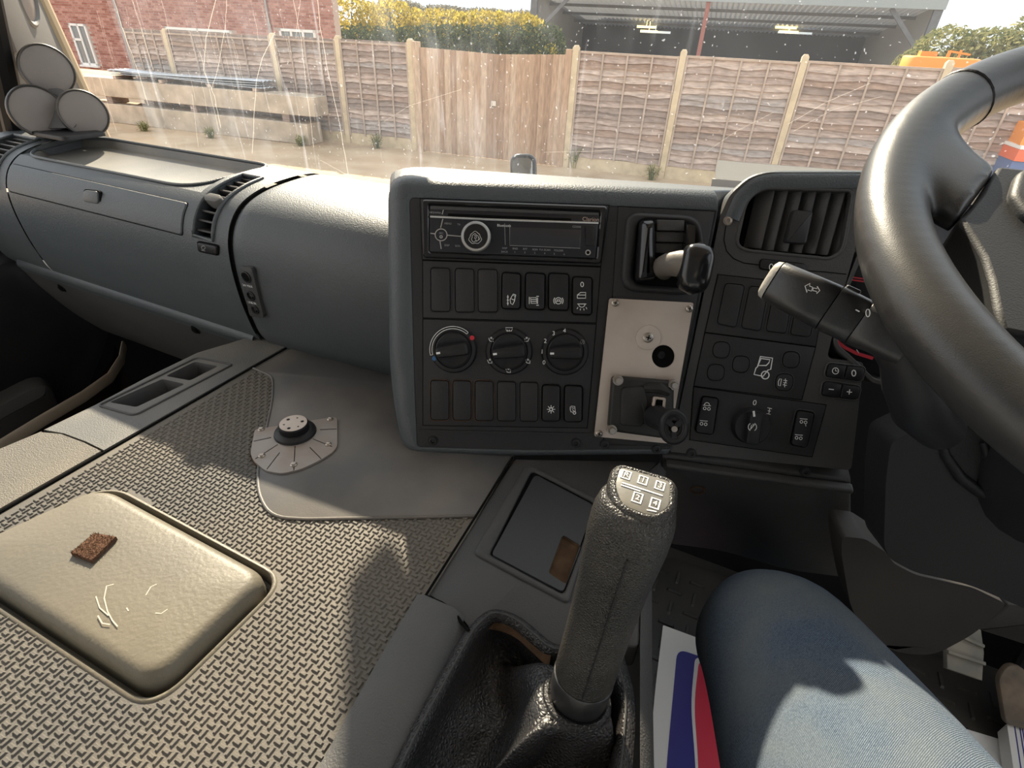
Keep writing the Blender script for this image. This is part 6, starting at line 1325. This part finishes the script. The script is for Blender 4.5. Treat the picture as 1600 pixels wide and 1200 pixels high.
# ================================================================== driver's leg
denim = bpy.data.materials.new('blue_denim'); denim.use_nodes = True; t = denim.node_tree; b = t.nodes['Principled BSDF']; L = t.links.new; setin(b, Roughness=.9); b.inputs['Specular IOR Level'].default_value = .1
tcn = nn(t, 'ShaderNodeTexCoord')
def wv_(rot, sc, dist):
    mp = nn(t, 'ShaderNodeMapping'); mp.inputs['Rotation'].default_value = rot; L(tcn.outputs['Object'], mp.inputs[0]); w = nn(t, 'ShaderNodeTexWave'); setin(w, Scale=sc, Distortion=dist, Detail=2.0, Detail_Scale=2.0); L(mp.outputs[0], w.inputs['Vector']); return w.outputs['Fac']
w1 = wv_((.2, .5, .9), 300, 2.2); z = nn(t, 'ShaderNodeTexNoise'); setin(z, Scale=650, Detail=2.0); L(tcn.outputs['Object'], z.inputs['Vector']); z2 = nn(t, 'ShaderNodeTexNoise'); setin(z2, Scale=9, Detail=4.0); L(tcn.outputs['Object'], z2.inputs['Vector'])
ma = nn(t, 'ShaderNodeMath', operation='MULTIPLY'); L(w1, ma.inputs[0]); L(z.outputs['Fac'], ma.inputs[1])
rp = nn(t, 'ShaderNodeValToRGB'); e = rp.color_ramp.elements; e[0].position = .05; e[0].color = (.030, .048, .080, 1); e[1].position = .55; e[1].color = (.17, .21, .26, 1); L(ma.outputs[0], rp.inputs[0])
rp2 = nn(t, 'ShaderNodeValToRGB'); e = rp2.color_ramp.elements; e[0].position = .4; e[0].color = (0, 0, 0, 1); e[1].position = .75; e[1].color = (.8, .8, .8, 1); L(z2.outputs['Fac'], rp2.inputs[0])
mx = nn(t, 'ShaderNodeMix', data_type='RGBA'); mx.inputs[7].default_value = (.16, .17, .16, 1); L(rp2.outputs[0], mx.inputs[0]); L(rp.outputs[0], mx.inputs[6]); L(mx.outputs[2], b.inputs['Base Color'])
bp = nn(t, 'ShaderNodeBump'); setin(bp, Strength=.5, Distance=.0008); L(ma.outputs[0], bp.inputs['Height']); L(bp.outputs[0], b.inputs['Normal'])
PE = thing('person', 'seated driver in faded blue jeans, left knee bent beside the gear lever', 'person', tk(.2, .0, FLOOR))
LS = 1.16; kn_ = dep(1222, 1016, .465 * LS); hipv = dep(1382, 1350, .325 * LS)
thd = (hipv - kn_); thd.normalize()
def legrings():
    c_ = [(kn_ + thd * .42, .112, .104), (kn_ + thd * .30, .106, .097), (kn_ + thd * .20, .097, .088), (kn_ + thd * .11, .084, .079), (kn_ + thd * .04, .074, .071), (kn_ - thd * .012 - ZZ * .008, .068, .067), (kn_ - thd * .03 - ZZ * .035 + FT * .012 + RT * .004, .063, .064), (kn_ - thd * .025 - ZZ * .08 + FT * .045 + RT * .01, .059, .062), (kn_ - ZZ * .16 + FT * .11 + RT * .025, .058, .062), (kn_ - ZZ * .26 + FT * .19 + RT * .04, .055, .058), (kn_ - ZZ * .37 + FT * .27 + RT * .055, .053, .055), (kn_ - ZZ * .42 + FT * .31 + RT * .06, .056, .056)]
    pts = [x[0] for x in c_]
    return pts, [(x[1] * LS, x[2] * LS) for x in c_]
pts, rad = legrings()
m = MB(); 
# body: one continuous leg under the cloth
m.tube(pts, [(a * .78, b * .78) for a, b in rad], 24, up=ZZ); ob('body', m, mat('skin', (.5, .32, .24), .5), PE, sm=80)
rings = []; N = len(pts); rs = random.Random(6)
tb = MB(); tb.tube(pts, rad, 40, up=ZZ)
for i in range(len(tb.v)):
    ring_i, j = divmod(i, 40); c_ = pts[min(ring_i, N - 1)]; d = (tb.v[i] - c_); a = 2 * math.pi * j / 40
    amp = .0035 if ring_i < 4 else (.002 if ring_i < 6 else .005)
    tb.v[i] = tb.v[i] + d.normalized() * amp * math.sin(a * 3 + ring_i * 1.9) * math.sin(ring_i * 2.1 + a)
ob('jeans', tb, denim, PE, sm=80, sub=2)
ank = pts[-1]; m = MB(); rings = []
for f_, w_, h_, lift_ in ((-.085, .028, .03, .035), (-.07, .036, .045, .045), (-.02, .04, .05, .055), (.05, .043, .04, .045), (.12, .048, .028, .033), (.17, .046, .022, .027), (.20, .03, .014, .02)):
    c_ = Vector((ank.x, ank.y, FLOOR)) + FT * (f_ + .02) + ZZ * lift_; rings.append([c_ + RT * (w_ * math.cos(a)) + ZZ * (max(h_ * math.sin(a), -lift_ + .002)) for a in [2 * math.pi * j / 20 for j in range(20)]])
m.loft(rings); ob('boot', m, leather, PE, sm=70, sub=1)
# ================================================================== papers, pedals, floor mat
FPn = flat(FLOOR + .004)
FM = thing('floor_mat', 'black rubber floor mat with raised bar tread in the driver footwell', 'floor mat', tk(.3, .35, FLOOR))
m = MB(); m.pad([tk(a, b, FLOOR) for a, b in rpx([(.0, -.3), (1.1, -.3), (1.1, .93), (.0, .93)], .03)], ZZ, 0, .004, .001); ob('mat_base', m, floor_rub, FM)
m = MB(); pt = .042
for i in range(28):
    for j in range(31):
        a, b = .0 + i * pt, -.3 + j * pt
        if a > 1.08 or b > .9: continue
        lx, ly = (.017, .0032) if (i + j) % 2 == 0 else (.0032, .017)
        m.loft([[tk(a + sx_ * lx, b + sy_ * ly, FLOOR + .004) for sx_, sy_ in ((-1, -1), (1, -1), (1, 1), (-1, 1))], [tk(a + sx_ * lx * .8, b + sy_ * ly * .8, FLOOR + .0085) for sx_, sy_ in ((-1, -1), (1, -1), (1, 1), (-1, 1))]], False)
ob('tread_bars', m, floor_rub, FM, kind='stuff', recalc=False, noshade=True)
def sheet(name, label, q, prints=(), lift_=.0, grp=None):
    pl = flat(FLOOR + .012 + lift_); T_ = thing(name, label, 'paper', on(pl, *q[0]))
    m = MB(); m.pad(ons(pl, q), ZZ, -.001, .0006); ob('sheet', m, paper, T_)
    for k_, (pp, mm, nm) in enumerate(prints): m = MB(); m.pad(ons(pl, pp), ZZ, .0004, .0011 + .0002 * k_); ob(nm, m, mm, T_)
sheet('brochure', 'white brochure with navy and red print left of the knee', rpx([(1036, 977), (1180, 1030), (1260, 1330), (1005, 1330), (1014, 1200), (1022, 1090)], [2, 0, 0, 0, 0, 60], 5),
      [(rpx([(1058, 1014), (1120, 1035), (1130, 1330), (1032, 1330), (1042, 1190)], [16, 0, 0, 0, 20], 5), paper_blue, 'navy_block'), (rpx([(1086, 1026), (1160, 1055), (1170, 1330), (1092, 1330), (1086, 1190), (1079, 1100)], [10, 0, 0, 0, 30, 30], 5), paper, 'white_edge'), (rpx([(1092, 1032), (1160, 1060), (1165, 1330), (1096, 1330), (1090, 1180), (1084, 1100)], [10, 0, 0, 0, 30, 30], 5), paper_red, 'red_band')])
sheet('paper_sheet', 'blank white paper on the floor mat right of the jeans', [(1505, 1138), (1578, 1160), (1605, 1330), (1440, 1330)])
pl = flat(FLOOR + .05); SK = thing('striped_card', 'white card with thin dark stripes at the lower right edge', 'card', on(pl, 1580, 1180))
m = MB(); m.pad(ons(pl, [(1573, 1131), (1700, 1160), (1720, 1330), (1602, 1330)]), ZZ, -.03, .0006); ob('sheet', m, paper, SK)
m = MB()
for d_ in (10, 18, 22): m.stroke(ons(pl, [(1575 + d_, 1133 + d_ * .24), (1602 + d_ * 1.2, 1330)]), .0018, ZZ, .001)
ob('stripes', m, paper_blue, SK, recalc=False)
BPp = tilted(dep(1490, 1025, .93), -18, 52)
PD = thing('brake_pedal', 'dusty ribbed brake pedal under the steering column', 'pedal', on(BPp, 1490, 1060)); n = BPp[1]
pq = rpx([(1446, 960), (1532, 976), (1539, 1018), (1535, 1066), (1482, 1048), (1478, 1000)], [8, 6, 4, 8, 10, 4], 3)
m = MB(); m.pad(ons(BPp, [(1478, 960), (1533, 975), (1539, 1020), (1536, 1064), (1480, 1045)]), n, -.012, 0, .003); ob('pedal_plate', m, pedal_m, PD)
for a_, b_ in (((1479, 985), (1536, 1010)), ((1479, 1018), (1538, 1037))):
    m = MB(); m.bar(on(BPp, *a_) + n * .001, on(BPp, *b_) + n * .001, .006, n, .010); ob('rib', m, pedal_m, PD, bev=.0015)
m = MB(); m.tube([on(BPp, 1505, 985) - n * .02, on(BPp, 1500, 930) - n * .05 + ZZ * .2], .012, 10); ob('pedal_arm', m, deep, PD)
APp = tilted(dep(1590, 1090, .93), -18, 40)
AC = thing('accelerator_pedal', 'muddy worn accelerator pedal at the right edge', 'pedal', on(APp, 1590, 1150)); n = APp[1]
m = MB(); m.pad(ons(APp, rpx([(1560, 1060), (1576, 1038), (1680, 1050), (1690, 1180), (1600, 1140), (1572, 1132)], [10, 10, 0, 0, 10, 8], 3)), n, -.012, 0, .004); ob('pedal_plate', m, mat('muddy_pedal', (.19, .165, .14), .85, .8, 70, .15, dust=.8, dcol=(.42, .30, .21), dscale=14, vary=.5, vscale=25), AC)
m = MB(); m.tube([on(APp, 1600, 1060) - n * .02, on(APp, 1600, 1000) - n * .04 + ZZ * .2], .012, 10); ob('pedal_arm', m, deep, AC)
# ================================================================== things against the windscreen
mp_ = wsp(0, -.2); 
p = dep(818, 262, 1.02); MR = thing('front_mirror', 'small rounded black mirror standing behind the centre console', 'mirror', p - UP * .05); nd = (-(p).normalized() * .9 + RT * .0).normalized(); MPl = (p, nd)
o_ = ons(MPl, rpx([(797, 300), (797, 240), (838, 240), (840, 300)], [4, 16, 16, 4], 6)); i_ = ons(MPl, rpx([(801, 300), (801.5, 246), (832, 247), (833, 300)], [2, 10, 10, 2], 6))
m = MB(); m.pad(o_, nd, -.04, 0, .006); ob('mirror_housing', m, gloss_black, MR, sm=60)
m = MB(); m.pad(i_, nd, -.001, .0012, .0004); ob('mirror_glass', m, mat('mirror_glass', (.35, .33, .30), .08, 0, 1, .5, metal=.9), MR)
PH = (wsp(.3, -.2) - FT * .03, WP[1])
GH = thing('permit_holder', 'clear grey plastic permit holder at the base of the windscreen', 'holder', on(PH, 1180, 285))
clr = bpy.data.materials.new('clear_grey_plastic'); clr.use_nodes = True; t = clr.node_tree; t.nodes.clear(); a1 = nn(t, 'ShaderNodeBsdfTransparent'); a2 = nn(t, 'ShaderNodeBsdfTranslucent'); a2.inputs[0].default_value = (.30, .31, .32, 1); a3 = nn(t, 'ShaderNodeMixShader'); a3.inputs[0].default_value = .75; a4 = nn(t, 'ShaderNodeOutputMaterial')
a1.inputs[0].default_value = (.8, .8, .8, 1); t.links.new(a1.outputs[0], a3.inputs[1]); t.links.new(a2.outputs[0], a3.inputs[2]); t.links.new(a3.outputs[0], a4.inputs[0])
m = MB(); m.pad(ons(PH, [(1121, 250), (1190, 256), (1350, 268), (1350, 330), (1108, 330)]), PH[1], -.002, .0); ob('sleeve', m, clr, GH)
m = MB(); m.pad(ons(lift(PH, .003), [(1113, 279), (1160, 283), (1160, 330), (1105, 330)]), PH[1], -.001, .001); ob('pale_edge', m, paper, GH)
